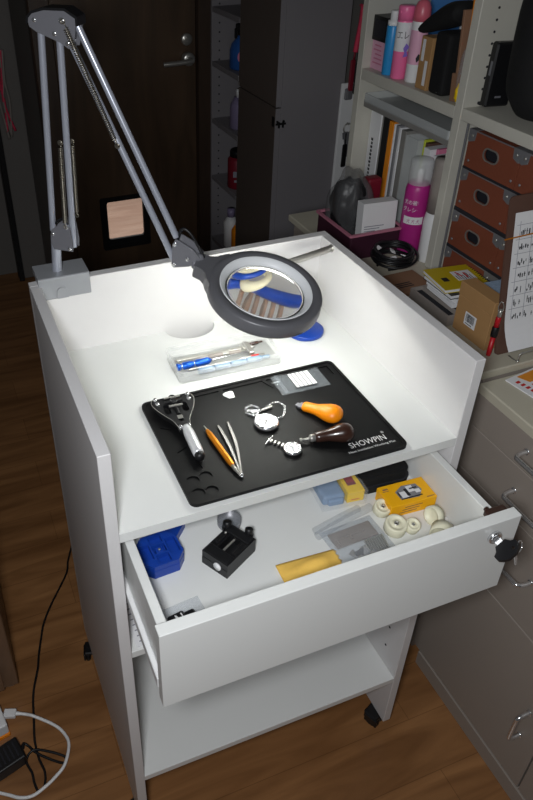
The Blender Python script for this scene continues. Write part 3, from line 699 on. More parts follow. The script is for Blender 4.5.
roll('blue_roll', 'blue roll with a cream core leaning on the back panel behind the magnifier', (.3580, .3860, .8565), -.12, .0215, .0034, 'blue', .0050)
roll('cream_roll', 'cream roll resting on the blue top band of the bag behind the magnifier', (.3640, .3740, .8480), -.10, .0150, .0044, 'cream')
# ================================================================ things in the drawer (base at z = 0.660)
ZB = 0.6602
t = thing('case_holder', 'blue plastic watch case holder with ribbed face in the drawer corner', 'holder', (.078, .046, ZB))
Xb = at(.0745, .0375, ZB, .06) @ Matrix.Diagonal((.88, .95, 1, 1))
o = [(-.033, -.016), (-.020, -.029), (.020, -.029), (.033, -.016), (.033, .016), (.020, .029), (-.020, .029), (-.033, .016)]
mb = MB(Xb); mb.plate(o, 0, .014); mb.plate([(x * .985, y * .985) for x, y in o], .014, .022, [rect(-.029, -.013, -.014, .014), rect(-.010, .010, .011, .025), rect(-.010, .010, -.007, .008), rect(-.010, .010, -.025, -.010), rect(.013, .029, -.014, .014)])
mb.box(-.006, .006, -.0045, .0055, .014, .0195, .0005)
link('body', mb, 'blue', t)
mb = MB(Xb); mb.plate([(.012, .024), (.028, .012), (.060, .040), (.070, .060), (.058, .066), (.044, .056)], .0, .012); link('arm', mb, 'blue', t)
mb = MB(Xb); mb.cyl((0, .0005, .0195), (0, .0005, .0210), .0020, n=14, bev=.0004); link('screw', mb, 'steel', t)
# round parts tin
t = thing('parts_tin', 'small round clear-lidded parts tin under the worktop edge', 'tin', (.186, .063, ZB))
mb = MB(); mb.lathe([(0, 0), (.0165, 0), (.0170, .001), (.0170, .010), (.0160, .010), (.0160, .0015), (0, .0015)], 32, Matrix.Translation((.186, .063, ZB))); link('body', mb, 'corner', t)
mb = MB(); mb.lathe([(.0178, .0060), (.0178, .0125), (.0170, .0132), (0, .0132)], 32, Matrix.Translation((.186, .063, ZB))); link('lid', mb, 'film', t)
# black band pin remover
t = thing('pin_press', 'black watch band pin press with a pale dial on its end', 'press', (.162, .0085, ZB))
Xp = at(.1625, .0085, ZB, .50)
mb = MB(Xp); mb.plate(rect(-.0305, .0305, -.0215, .0215), 0, .013); mb.plate(rect(-.030, .0305, -.0215, .0215), .013, .024, [rect(-.012, .014, -.009, .009)])
mb.box(-.0295, -.014, -.020, .020, .024, .0262, .001); mb.box(.015, .028, -.0195, .0195, .024, .0270, .001); mb.box(-.010, .012, .0115, .0195, .024, .0280, .001); mb.box(-.010, .012, -.0200, -.0130, .024, .0255, .0008)
link('body', mb, 'black', t)
mb = MB(Xp); mb.lathe([(0, 0), (.0060, 0), (.0060, .0018), (0, .0020)], 24, Matrix.Translation((-.0300, -.005, .0120)) @ Matrix.Rotation(-PI / 2, 4, 'Y')); link('end_dial', mb, 'white', t, label='round white dial')
for x, y, r in ((.0225, .0215, .0062), (.0315, -.0090, .0056)):
    mb = MB(Xp); mb.cyl((x, y, .022), (x + .003, y + .002, .0320), r, n=20, bev=.0012); mb.cyl((x, y, .020), (x, y, .024), r * 1.15, n=20); link('knob', mb, 'black', t)
mb = MB(Xp); mb.cyl((-.012, .002, .0195), (.014, .002, .0195), .0016, n=10); mb.cyl((.010, .014, .0275), (.010, .014, .030), .0018, n=12, bev=.0004); link('screw', mb, 'steel', t)
# little bagged clip at the front-left corner
t = thing('clip', 'small black clip with white marks in the front left corner of the drawer', 'clip', (.068, -.066, ZB))
Xq = at(.0690, -.0680, ZB, .15)
mb = MB(Xq); mb.box(-.016, .006, -.010, .012, .002, .0115, .002); mb.box(.006, .020, -.007, .010, .002, .0085, .002); link('body', mb, 'black', t)
mb = MB(Xq); mb.box(-.007, -.0055, -.004, .008, .0115, .0118, 0); mb.box(-.004, -.0025, -.004, .008, .0115, .0118, 0, Matrix.Rotation(.3, 4, 'Z')); mb.box(.001, .0025, -.002, .008, .0115, .0118, 0); link('white_mark', mb, 'white', t, label='white marks')
mb = MB(at(.0780, -.0540, ZB, .1)); mb.box(-.026, .024, -.018, .016, .0004, .0012, .0003)
single('clip_bag', mb, 'film', (.078, -.054, ZB), 'small clear bag under the black clip in the drawer', 'bag')
# yellow cloth pouch
Xy = at(.2570, -.0530, ZB, -.045)
mb = MB(Xy); n, m_ = 26, 12; vs, fs = [], []
for s in (1, 0):
    for j in range(m_ + 1):
        for i in range(n + 1):
            u, v = i / n, j / m_; x = -.044 + .086 * u; y = -.028 + .050 * v
            if i == n: x += .0016 * (1 if j % 2 else -1)
            e = min(1, 4 * u, 4 * (1 - u), 4 * v, 4 * (1 - v))
            z = (.0022 + .0045 * e * (1 + .35 * math.sin(9 * u + 3 * v) + .25 * math.sin(14 * v - 4 * u))) if s else .0003
            vs.append((x, y, z))
N = (n + 1) * (m_ + 1)
for j in range(m_):
    for i in range(n):
        a = j * (n + 1) + i; fs.append((a, a + 1, a + n + 2, a + n + 1)); fs.append((N + a + n + 1, N + a + n + 2, N + a + 1, N + a))
for i in range(n): fs.append((i + 1, i, N + i, N + i + 1)); a = m_ * (n + 1) + i; fs.append((a, a + 1, N + a + 1, N + a))
for j in range(m_): a = j * (n + 1); fs.append((a, a + n + 1, N + a + n + 1, N + a)); a += n; fs.append((a + n + 1, a, N + a, N + a + n + 1))
mb.add(vs, fs, True)
single('polishing_cloth', mb, 'mustard', (.257, -.053, ZB), 'folded yellow polishing cloth with a pinked edge in the drawer', 'cloth')
# clear bag of pins and parts
Xg = at(.3400, -.0240, ZB, .05)
t = thing('parts_bag', 'clear bag of steel pins with its top rolled over in the drawer', 'bag', (.34, -.024, ZB))
mb = MB(Xg); n, m_ = 16, 12; vs, fs = [], []
for j in range(m_ + 1):
    for i in range(n + 1):
        u, v = i / n, j / m_; e = min(1, 5 * u, 5 * (1 - u), 5 * v + .2, 5 * (1 - v))
        vs.append((-.044 + .084 * u, -.052 + .078 * v, .002 + .0085 * e * (1 + .25 * math.sin(8 * u + 5 * v) * math.cos(7 * v))))
for j in range(m_):
    for i in range(n): a = j * (n + 1) + i; fs.append((a, a + 1, a + n + 2, a + n + 1))
mb.add(vs, fs, True); mb.box(-.044, .040, -.052, .026, .0004, .0008, 0); link('film', mb, 'film', t)
mb = MB(Xg); mb.tube(smoothpath([(-.052, .018, .007), (-.020, .024, .008), (.012, .029, .0085), (.046, .034, .007)]), .0062, 12); mb.tube(smoothpath([(-.050, .028, .006), (-.010, .034, .007), (.030, .040, .006)]), .0054, 12); link('rolled_top', mb, 'film', t)
pg = thing('pin_punch_set', 'dark grey set of pin punches inside the clear bag', 'tool set', (.34, -.024, ZB))
mb = MB(Xg); mb.plate(rect(-.036, .030, -.010, .016), .0015, .0040); mb.box(-.030, .016, .002, .0045, .004, .0062, .0005); mb.cyl((-.030, .0035, .005), (-.030, -.008, .005), .0012, n=8); mb.cyl((-.008, .0035, .005), (-.008, -.004, .005), .0012, n=8); link('holder', mb, 'greycap', pg)
mb = MB(Xg)
for k in range(9): mb.cyl((-.002 + k * .0036, -.044 + .001 * (k % 3), .0035), (.004 + k * .0034, -.014, .0058), .0014, n=8)
link('pins', mb, 'steel', pg)
foil = MB(Xg); 
for k in range(7): foil.box(-.008, .008, -.005, .005, .0, .0012, .0003, Matrix.Translation((-.022 + (k % 4) * .008, -.040 + (k // 4) * .009, .003 + .0008 * k)) @ Matrix.Rotation(k * 1.3, 4, 'Z') @ Matrix.Rotation(.3 * (k % 3 - 1), 4, 'X'))
single('spare_links', foil, 'chrome', (.32, -.06, ZB), 'shiny steel band links at the bottom of the clear bag', 'links')
# clear acrylic box with a blue pouch and a yellow carton
t = thing('acrylic_box', 'clear hinged box holding a blue pouch and a yellow carton', 'box', (.357, .072, ZB))
Xa = at(.3580, .0740, ZB, -.10)
mb = MB(Xa); a, b = .0345, .0440
mb.plate(rect(-a, a, -b, b), 0, .0012)
for r in (rect(-a, -a + .0012, -b, b), rect(a - .0012, a, -b, b), rect(-a + .0012, a - .0012, -b, -b + .0012), rect(-a + .0012, a - .0012, b - .0012, b)): mb.plate(r, .0012, .0250)
mb.plate(rect(-a, a, -b, b), .0250, .0260); link('shell', mb, 'boxclear', t)
mb = MB(Xa); mb.box(-.031, .004, -.036, .040, .0016, .0190, .005, seg=3); mb.box(-.024, .000, -.041, -.034, .004, .015, .002)
single('pouch', mb, 'steelblue', Xa @ V((-.015, 0, .0014)), 'pale blue padded pouch in the clear box', 'pouch')
yc_ = thing('small_carton', 'bright yellow little carton with a dark red label in the clear box', 'carton', Xa @ V((.018, 0, .0014)))
mb = MB(Xa); mb.box(.0060, .0325, -.038, .041, .0016, .0220, .0006); link('carton_body', mb, 'lemon', yc_)
mb = MB(Xa); mb.box(.0115, .0250, -.024, .034, .0220, .0223, 0); link('label_patch', mb, 'darkred', yc_, label='dark red label')
mb = MB(Xa)
for k in range(4): mb.box(.0135 + k * .0030, .0145 + k * .0030, -.018, .028, .0223, .0224, 0)
mb.box(.012, .025, -.0382, -.0380, .006, .0075, 0); link('print_lines', mb, 'redprint', yc_)
# black zip case
t = thing('zip_case', 'black zipped case at the back of the drawer behind the yellow box', 'case', (.430, .078, ZB))
Xz = at(.4300, .0850, ZB, -.06)
mb = MB(Xz); mb.plate(rrect(-.042, .044, -.045, .075, .016), 0, .013); mb.plate(rrect(-.0405, .0425, -.0435, .0735, .0155), .0142, .0270); mb.plate(rrect(-.036, .038, -.039, .069, .012), .027, .0285); link('shell', mb, 'blackfab', t)
mb = MB(Xz); mb.plate(rrect(-.0428, .0448, -.0458, .0758, .0165), .0130, .0142); link('zip', mb, 'ink', t)
# yellow picture box
t = thing('picture_box', 'amber yellow carton with a grey machine pictured on its top', 'carton', (.441, .004, ZB))
Xw = at(.4400, .0070, ZB, -.045)
mb = MB(Xw); mb.box(-.0370, .0370, -.0210, .0210, .0001, .0225, .0006); link('carton_body', mb, 'yellow', t)
mb = MB(Xw)
for q in (rect(-.014, .020, -.013, .010), ): mb.plate([(-.016, -.012), (.013, -.014), (.023, -.002), (.020, .011), (-.002, .013), (-.017, .004)], .0225, .0227)
pic = link('picture', mb, 'greypaper', t, label='grey printed picture')
mb = MB(Xw); mb.box(-.012, -.002, -.010, .002, .0227, .0228, 0); mb.box(.002, .012, -.002, .010, .0227, .0228, 0); mb.box(.012, .020, -.006, .001, .0227, .0228, 0); link('light_print', mb, 'paper', pic)
mb = MB(Xw); mb.box(-.015, .0185, -.0125, -.0105, .0227, .0229, 0); mb.box(-.003, .002, -.008, .006, .0227, .0229, 0); mb.box(.006, .018, .003, .0055, .0227, .0229, 0); mb.box(-.015, -.013, -.008, .003, .0227, .0229, 0); link('dark_print', mb, 'ink', pic)
mb = MB(Xw)
for k in range(3): mb.box(-.022 + .004 * k, .006 + .004 * k, -.0213, -.0210, .006 + .0045 * k, .0072 + .0045 * k, 0)
link('print_lines', mb, 'cardflat', t)
mb = MB(Xw); mb.box(.022, .034, -.0185, -.0170, .0225, .0227, 0); mb.box(-.032, -.024, .012, .0145, .0225, .0227, 0); mb.box(-.034, -.024, .009, .0100, .0225, .0227, 0); link('print_lines', mb, 'cardflat', t)
# nylon dies
def die(x, y, r, h, label, tilt=0.0, z=0.0):
    t = thing('nylon_die', label, 'die', (x, y, ZB + z), 'cream nylon dies in the drawer')
    X = at(x, y, ZB + z) @ Matrix.Translation((0, 0, r * math.sin(tilt))) @ Matrix.Rotation(tilt, 4, 'X')
    mb = MB(X); mb.lathe([(r * .22, 0), (r - .001, 0), (r, .001), (r, h - .001), (r - .001, h), (r * .72, h), (r * .68, h - .0018), (r * .30, h - .0018), (r * .30, h - .0010), (r * .22, h - .0010)], 32, close=True); link('body', mb, 'creamroll', t)
    mb = MB(X); mb.lathe([(r * .12, h - .005), (r * .12, h - .0004), (r * .23, h - .0004), (r * .23, h - .005)], 20, close=True); link('bushing', mb, 'steel', t, label='metal bushing')
die(.3970, .0035, .0125, .0140, 'cream nylon die nearest the acrylic box, left of the picture carton', .25)
die(.3955, -.0330, .0155, .0160, 'largest cream nylon die, right beside the bag of pins', .15)
die(.4180, -.0400, .0105, .0130, 'smallest cream nylon die, tucked right of the largest one', .30)
def ring(c, axis, r, h, label):
    X = ax(c, V(c) + V(axis)); t = None
    mb = MB(X); mb.lathe([(r - .0022, 0), (r, .0003), (r, h - .0003), (r - .0022, h), (r - .0022, h * .55), (r * .25, h * .5), (0, h * .5), (0, h * .4), (r - .0022, h * .4)], 36)
    return single('nylon_cup', mb, 'creamroll', (c[0], c[1], ZB), label, 'cup', 'cream nylon cups in the drawer')
ring((.4500, -.0660, ZB + .0155), (-.6, -.55, .1), .0155, .018, 'cream nylon cup lying on its side at the drawer front')
ring((.4590, -.0405, ZB + .0150), (-.9, -.1, .2), .0140, .012, 'cream nylon cup tipped over below the drawer side')
ring((.4380, -.0850, ZB + .0120), (-.4, -.8, .1), .0120, .016, 'cream nylon cup pressed against the inside of the drawer front')
# paper on the inner shelf
mb = MB(at(.062, .075, .5282, .06)); mb.box(-.040, .055, -.065, .10, 0, .0012, 0)
t = single('leaflet', mb, 'paper', (.062, .075, .5282), 'white printed leaflet on the shelf under the drawer', 'leaflet')
mb = MB(at(.062, .075, .5295, .06))
for k in range(16): mb.box(-.034, .03 - .01 * (k % 3), -.058 + k * .0095, -.0562 + k * .0095, 0, .0002, 0)
link('print_lines', mb, 'greyink', t)

# ================================================================ grey cabinets on the right
cabA = thing('drawer_cabinet', 'beige grey drawer and door cabinet at the right edge with steel bow handles', 'cabinet', (.86, -.24, 0))
XF = .6567
mb = MB(); mb.box(.674, 1.095, -.60, .130, .040, .716); link('body', mb, 'cab', cabA)
mb = MB(); mb.box(.6545, 1.095, -.60, .105, 0, .040); link('plinth', mb, 'cab', cabA)
mb = MB(); mb.box(.6530, 1.095, -.60, .1315, .7165, .735, .002); link('cabinet_top', mb, 'cabtop', cabA)
def bow(ya, yb, za, zb, par):
    mb = MB(); a, b = V((XF, ya, za)), V((XF, yb, zb)); d = (b - a).normalized(); o = V((-.026, 0, 0))
    mb.tube(smoothpath([a, a + o * .55, a + o * .92 + d * .004, a + o + d * .014, b + o - d * .014, b + o * .92 - d * .004, b + o * .55, b], 6), .0038, 12)
    mb.cyl(a, a + V((-.003, 0, 0)), .0058, n=16, bev=.001); mb.cyl(b, b + V((-.003, 0, 0)), .0058, n=16, bev=.001)
    link('handle', mb, 'chrome', par, label='polished steel bow handle')
for y0, y1 in ((-.1965, .1290), (-.5990, -.1995)):
    yc = (y0 + y1) / 2
    for z0, z1, hz in ((.6520, .7150, .688), (.5575, .6500, .606), (.3760, .5555, .478)):
        mb = MB(); mb.box(XF, .6738, y0, y1, z0, z1, .001); f = link('drawer_front', mb, 'cab', cabA)
        bow(yc + .042, yc - .042, hz, hz, f)
    mb = MB(); mb.box(XF, .6738, y0, y1, .0420, .3740, .001); f = link('door', mb, 'cab', cabA)
    bow(y0 + .035, y0 + .035, .235, .165, f)
cabB = thing('low_cabinet', 'cream-topped low cabinet behind the workbench carrying the bookcase and clutter', 'cabinet', (.88, .56, 0))
mb = MB(); mb.box(.670, 1.098, .140, .82, .0, .734); link('body', mb, 'cab', cabB)
mb = MB(); mb.box(.6570, 1.098, .1360, .828, .7345, .750, .002); link('cabinet_top', mb, 'cabtop', cabB)
ZC = .7502
# flyer on the nearer cabinet
Xf = at(.695, .121, .7353, .16)
mb = MB(Xf); mb.box(0, .150, -.105, 0, 0, .0022, .0003); t = single('flyer', mb, 'paper', (.695, .121, .7353), 'white flyer with red and orange print on the nearer cabinet top', 'flyer')
mb = MB(Xf); mb.plate([(.022, -.004), (.150, -.004), (.150, -.050), (.060, -.024), (.030, -.028)], .0022, .0024); link('orange_panel', mb, 'orangeprint', t, label='orange printed panel')
mb = MB(Xf); mb.plate(circ(.030, -.034, .012, 14, ry=.009), .0024, .0026); mb.plate(circ(.055, -.030, .010, 14, ry=.007), .0024, .0026); link('white_patch', mb, 'paper', t)
mb = MB(Xf)
for k in range(9): mb.box(.008 + .001 * k, .016 + .0012 * k, -.018 - .009 * k, -.013 - .009 * k, .0022, .0025, 0)
mb.box(.040, .13, -.060, -.050, .0022, .0025, 0, Matrix.Rotation(-.1, 4, 'Z')); mb.box(.026, .034, -.034, -.030, .0026, .0027, 0); mb.box(.060, .12, -.020, -.012, .0024, .0027, 0); link('red_print', mb, 'redprint', t)

# things on the low cabinet
t = thing('storage_bin', 'dark plum storage bin with a pink rim behind the workbench', 'bin', (.72, .633, ZC))
x0, x1, y0, y1 = .6620, .7860, .5640, .7030
mb = MB(); mb.plate(rrect(x0, x1, y0, y1, .004), ZC, ZC + .003)
mb.plate(rrect(x0, x1, y0, y1, .004), ZC + .003, .8030, [rrect(x0 + .003, x1 - .003, y0 + .003, y1 - .003, .003)]); link('body', mb, 'plum', t)
mb = MB(); mb.plate(rrect(x0 - .004, x1 + .001, y0 - .004, y1 + .004, .004), .8030, .8075, [rrect(x0 + .002, x1 - .002, y0 + .002, y1 - .002, .003)]); link('rim', mb, 'plumrim', t)
def blob(c, r, seed, amp, n=30, m=18):
    rnd = random.Random(seed); ks = [(V((rnd.uniform(-1, 1), rnd.uniform(-1, 1), rnd.uniform(-1, 1))) * rnd.uniform(3, 9), rnd.uniform(0, 6)) for _ in range(9)]
    b = MB(); b.ell((0, 0, 0), 1, n, m); out = []
    for p in b.v:
        d = 1 + amp * sum(math.sin(k.dot(p) + f) for k, f in ks) / 3
        out.append(V((c[0] + p.x * r[0] * d, c[1] + p.y * r[1] * d, c[2] + p.z * r[2] * d)))
    b.v = out; return b
t = thing('plastic_bag', 'crumpled grey translucent bag of black leads stuffed in the plum bin', 'bag', (.705, .645, ZC + .004))
link('film', blob((.7050, .6570, .8300), (.0430, .0420, .0790), 3, .13, 40, 24), 'smoke', t)
link('leads', blob((.7050, .6560, .8230), (.0370, .0380, .0680), 5, .14, 40, 24), 'black', t)
t = thing('box', 'white flat box standing at the front of the plum bin', 'box', (.722, .592, ZC + .004))
Xx = at(.7390, .5935, ZC + .0045, -.08) @ Matrix.Rotation(-.06, 4, 'X') @ Matrix.Diagonal((.80, 1, .86, 1))
mb = MB(Xx); mb.box(-.0480, .0480, -.0140, .0140, 0, .1200, .0008); link('carton_body', mb, 'white', t)
mb = MB(Xx)
for k in range(3): mb.box(-.042, -.010 + .012 * k, -.0143, -.0140, .050 + .006 * k, .0520 + .006 * k, 0)
link('print_lines', mb, 'greyink', t)
mb = MB(at(.7640, .6650, ZC + .004, .0)); mb.box(-.018, .0175, -.014, .014, 0, .128, .006, seg=2); mb.box(-.014, .014, -.0155, -.013, .09, .12, .002)
single('red_pouch', mb, 'darkred', (.749, .665, ZC + .004), 'dark red pouch standing behind the white box in the plum bin', 'pouch')
# coiled cable
t = thing('cable_coil', 'coil of black cable with white tags on the low cabinet', 'cable', (.728, .512, ZC))
mb = MB(); rnd = random.Random(4)
for k in range(9):
    pts = []
    R_ = .042 + rnd.uniform(-.011, .004); tx, ty = rnd.uniform(-.34, .34), rnd.uniform(-.34, .34); cx, cy = rnd.uniform(-.004, .004), rnd.uniform(-.004, .004)
    for q in range(36):
        a = 2 * PI * q / 36; x, y = R_ * math.cos(a), R_ * math.sin(a) * 1.0
        pts.append((.7280 + cx + x, .5080 + cy + y, ZC + .022 + .0026 * k * .8 + tx * x * .5 + ty * y * .5))
    mb.tube(pts, .0026, 7, closed=True)
mb.tube(smoothpath([(.70, .515, ZC + .006), (.72, .525, ZC + .012), (.745, .505, ZC + .014), (.735, .488, ZC + .008), (.71, .49, ZC + .006)]), .0026, 7)
link('cable', mb, 'black', t)
for x, y, z, r in ((.706, .532, .036, .4), (.738, .523, .028, 1.2), (.752, .497, .026, 2.0), (.722, .497, .026, .2), (.711, .500, .022, .9)):
    mb = MB(at(x, y, ZC + z, r) @ Matrix.Rotation(.4, 4, 'X')); mb.box(-.010, .010, -.0045, .0045, -.0006, .0008, .0004); mb.box(-.004, .004, -.005, .005, -.0012, .0014, .0004); link('tag', mb, 'white', t, label='white tag')
# card, tray, notebooks
t = thing('flat_carton', 'flat brown card box with black print lying beside the bench', 'carton', (.709, .432, ZC))
mb = MB(at(.7090, .4300, ZC, .03)); mb.box(-.044, .042, -.036, .036, 0, .0110, .001); link('carton_body', mb, 'cardflat', t)
mb = MB(at(.7090, .4300, ZC, .03))
for k in range(3): mb.box(-.028, .006, -.020 + k * .0065, -.0170 + k * .0065, .0110, .0112, 0)
link('print_lines', mb, 'ink', t)
t = thing('letter_tray', 'grey plastic tray with dark compartments under the notebooks', 'tray', (.74, .337, ZC))
mb = MB(); mb.plate(rect(.692, .790, .277, .390), ZC, ZC + .003); mb.plate(rect(.692, .790, .277, .390), ZC + .003, ZC + .0200, [rect(.6955, .716, .280, .387), rect(.7200, .7865, .280, .387)]); link('tray_body', mb, 'greycap', t)
mb = MB(); mb.box(.6965, .7150, .281, .386, ZC + .0032, ZC + .014, .001); mb.box(.721, .786, .281, .386, ZC + .0032, ZC + .0150, .001); link('insert', mb, 'ink', t)
def pad(name, label, cat, x, y, z, w, d, h, rz, m, cover=None, cm=None):
    X = at(x, y, z, rz); t = thing(name, label, cat, (x, y, z), 'notebooks stacked on the grey tray')
    mb = MB(X); mb.box(-w, w, -d, d, .0008, h - .0008, .0003); link('pages', mb, m, t)
    if cm:
        mb = MB(X); mb.box(-w - .001, w + .001, -d - .001, d + .001, h - .0008, h, .0002); mb.box(-w - .001, w + .001, -d - .001, d + .001, 0, .0008, .0002); link('cover', mb, cm, t)
    return t, X
ZS = ZC + .0202
pad('writing_pad', 'white paper pad lowest in the stack on the grey tray', 'pad', .752, .335, ZS, .036, .040, .0090, -.05, 'paper')
pad('writing_pad', 'white paper pad second from the bottom of the stack', 'pad', .755, .339, ZS + .0091, .037, .041, .0080, .06, 'paper')
pad('notebook', 'black-covered notebook directly under the mustard one', 'notebook', .753, .342, ZS + .0172, .040, .042, .0080, -.03, 'paper', True, 'black')
nb, Xn = pad('spiral_notebook', 'mustard yellow spiral notebook on top of the stack', 'notebook', .755, .346, ZS + .0253, .045, .040, .0072, -.12, 'paper', True, 'notebook')
mb = MB(Xn)
for k in range(13): mb.torus((.0455, -.036 + k * .006, .0036), .0048, .0007, 14, 5, None) if False else mb.torus((0, 0, 0), .0048, .0008, 14, 5, Matrix.Translation((.0455, -.036 + k * .006, .0036)) @ Matrix.Rotation(PI / 2, 4, 'X'))
link('spiral', mb, 'black', nb, label='black wire spiral')
mb = MB(Xn); mb.box(-.004, .034, -.014, .020, .0072, .0074, 0); cv = link('cover_panel', mb, 'paper', nb, label='white printed panel')
mb = MB(Xn)
for k in range(7): mb.box(-.001 + k * .0046, .0005 + k * .0046, -.012, .004 + .004 * (k % 3), .0074, .0075, 0)
mb.box(-.032, -.020, -.012, .002, .0072, .0074, 0); link('dark_print', mb, 'ink', cv)
mb = MB(Xn); mb.box(.008, .011, -.004, .014, .0075, .0077, 0, Matrix.Rotation(.3, 4, 'Z')); mb.box(.018, .021, -.006, .012, .0075, .0077, 0); link('red_print', mb, 'redprint', cv)
mb = MB(at(.7660, .2450, ZC, -.03)); mb.box(-.024, .026, -.030, .028, 0, .078, .001)
single('speckled_book', mb, 'ltblue', (.766, .245, ZC), 'blue speckled paper-covered block behind the kraft carton', 'book')
# kraft carton
t = thing('kraft_carton', 'upright kraft carton with a barcode sticker beside the bench', 'carton', (.715, .23, ZC))
mb = MB(); mb.box(.7010, .7280, .1880, .2720, ZC, ZC + .067, .0006); link('carton_body', mb, 'carton', t)
mb = MB(); mb.box(.7000, .7290, .1870, .2730, ZC + .0675, ZC + .0925, .0008); link('lid', mb, 'carton', t)
Xs = frame3((.7009, .2330, .7840), (0, -1, 0), (-1, 0, 0))
mb = MB(Xs); mb.plate(rrect(-.0140, .0140, -.0115, .0125, .001), 0, .0003); sk = link('sticker', mb, 'paper', t, label='white barcode sticker')
mb = MB(Xs); rnd = random.Random(2); x = -.0110
while x < .0105: w = rnd.choice((.0005, .0009, .0014)); mb.box(x, x + w, -.0045, .0100, .0003, .0004, 0); x += w + rnd.choice((.0005, .0008))
mb.box(-.010, .006, -.0090, -.0075, .0003, .0004, 0); link('barcode', mb, 'ink', sk)
# red pen-like screwdriver
t = thing('red_marker', 'red and black marker with a metal clip standing between carton and clipboard', 'marker', (.7010, .1760, ZC))
Xr = ax((.7000, .1740, ZC), (.7080, .1800, ZC + .1))
mb = MB(Xr); mb.lathe([(0, 0), (.0036, .0005), (.0040, .004), (.0040, .038), (0, .038)], 18); mb.lathe([(0, .052), (.0044, .052), (.0044, .070), (.0036, .072), (0, .072)], 18); link('barrel', mb, 'red', t)
mb = MB(Xr); mb.lathe([(0, .036), (.0054, .036), (.0058, .040), (.0058, .052), (.0050, .054), (0, .054)], 18); mb.box(-.002, .002, -.0085, -.0050, .036, .052, .0006); link('grip', mb, 'black', t)
mb = MB(Xr); mb.lathe([(0, .071), (.0034, .071), (.0034, .080), (.002, .086), (0, .086)], 16); mb.tube(smoothpath([(.003, 0, .080), (.005, 0, .090), (.002, 0, .098), (-.003, 0, .092), (-.003, 0, .082)]), .0007, 6); link('clip', mb, 'steel', t)
# clipboard with handwritten sheet on a wire stand
t = thing('clipboard', 'brown clipboard holding a ruled handwritten sheet, leaning on a wire stand', 'clipboard', (.80, .17, ZC))
th_ = math.atan2(.052, .262)
Xcb = Matrix.Translation((.7060, .1650, ZC + .004)) @ Matrix.Rotation(-th_, 4, 'X')       # local z runs up the board
mb = MB(Xcb @ Matrix.Rotation(PI / 2, 4, 'X')); mb.plate(rrect(0, .087, 0, .262, .008), -.0035, 0); link('board', mb, 'boardbrown', t)
mb = MB(Xcb); n = 20; vs, fs = [], []
for j in range(n + 1):
    z = .010 + .226 * j / n; y = -.0012 - .016 * max(0, 1 - j / 5.0) ** 2
    vs += [(.011, y - .0003, z), (.086, y - .0003, z), (.086, y, z), (.011, y, z)]
for j in range(n):
    for k in range(4): fs.append((4 * j + k, 4 * j + (k + 1) % 4, 4 * j + 4 + (k + 1) % 4, 4 * j + 4 + k))
fs += [(3, 2, 1, 0), tuple(4 * n + k for k in range(4))]
mb.add(vs, fs, False); sh = link('sheet', mb, 'paper', t, label='white ruled sheet with handwriting')
mb = MB(Xcb)
for k in range(8): mb.box(.016, .085, -.0019, -.0016, .055 + k * .023, .0556 + k * .023, 0)
for x in (.022, .046, .070): mb.box(x, x + .0006, -.0019, -.0016, .055, .222, 0)
link('ruled_lines', mb, 'greyink', sh)
mb = MB(Xcb); rnd = random.Random(9)
for k in range(7):
    for x in (.0245, .0275, .031, .0355, .040, .0485, .0515, .055, .0585, .0635, .072, .0755, .080):
        if rnd.random() < .8:
            z = .058 + k * .023 + rnd.uniform(0, .006); h = rnd.uniform(.004, .011)
            mb.box(x, x + rnd.uniform(.0008, .0022), -.0020, -.0017, z, z + h, 0, None); 
            if rnd.random() < .7: mb.box(x - .0006, x + .0026, -.0020, -.0017, z + h * .5, z + h * .5 + .001, 0)
link('handwriting', mb, 'ink', sh)
mb = MB(Xcb); mb.cyl((-.008, -.004, .198), (.089, -.004, .201), .0012, n=8); link('elastic_band', mb, 'gold', t, label='gold band across the sheet')
mb = MB(); mb.tube(smoothpath([(.7300, .1200, ZC + .002), (.7300, .1400, ZC + .0025), (.7300, .1440, ZC + .010), (.7305, .1440, ZC + .021), (.736, .1440, ZC + .0225), (.86, .1440, ZC + .0225)], 6), .0013, 8) if False else None
mb = MB(); mb.tube([(.7300, .1600, ZC + .0016), (.7300, .1440, ZC + .0016), (.7300, .1390, ZC + .004), (.7300, .1385, ZC + .016), (.7330, .1385, ZC + .0185), (.7880, .1385, ZC + .0185), (.7910, .1385, ZC + .016), (.7910, .1390, ZC + .004), (.7910, .1440, ZC + .0016), (.7910, .1600, ZC + .0016)], .0013, 8)
mb.ell((.7300, .1388, ZC + .003), .0030, 12, 8)
single('wire_stand', mb, 'steel', (.76, .15, ZC), 'thin steel wire stand at the foot of the clipboard', 'stand')

# bottles at the bookcase foot
t = thing('spray_bottle', 'magenta pet-care spray bottle with frosted cap and white lettering', 'bottle', (.8030, .5590, ZC))
Xo = Matrix.Translation((.8030, .5590, ZC))
mb = MB(Xo); mb.lathe([(0, 0), (.0230, 0), (.0245, .002), (.0245, .138), (.0225, .146), (.0190, .152), (0, .152)], 36); link('body', mb, 'magenta', t)
mb = MB(Xo); mb.lathe([(.0220, .150), (.0225, .152), (.0225, .194), (.0205, .199), (0, .2005)], 32); link('cap', mb, 'milky', t, label='frosted cap')
mb = MB(Xo); mb.lathe([(0, .152), (.0070, .152), (.0070, .176), (.0050, .180), (0, .180)], 18); link('nozzle', mb, 'white', t)
fd = (V((-.0997, -.585, 0)) - V((.803, .559, 0))).normalized()
Xw_ = lambda z, c=(.8030, .5590), r=.0245: frame3((c[0] + fd.x * r, c[1] + fd.y * r, z), (-fd.y, fd.x, 0), fd)
link('lettering', textmb('犬の被毛を', .0110, Xw_(ZC + .112) @ Matrix.Translation((-.001, 0, 0)), .0002, wrap=.0245, align='CENTER', width=.046), 'white', t, label='white lettering')
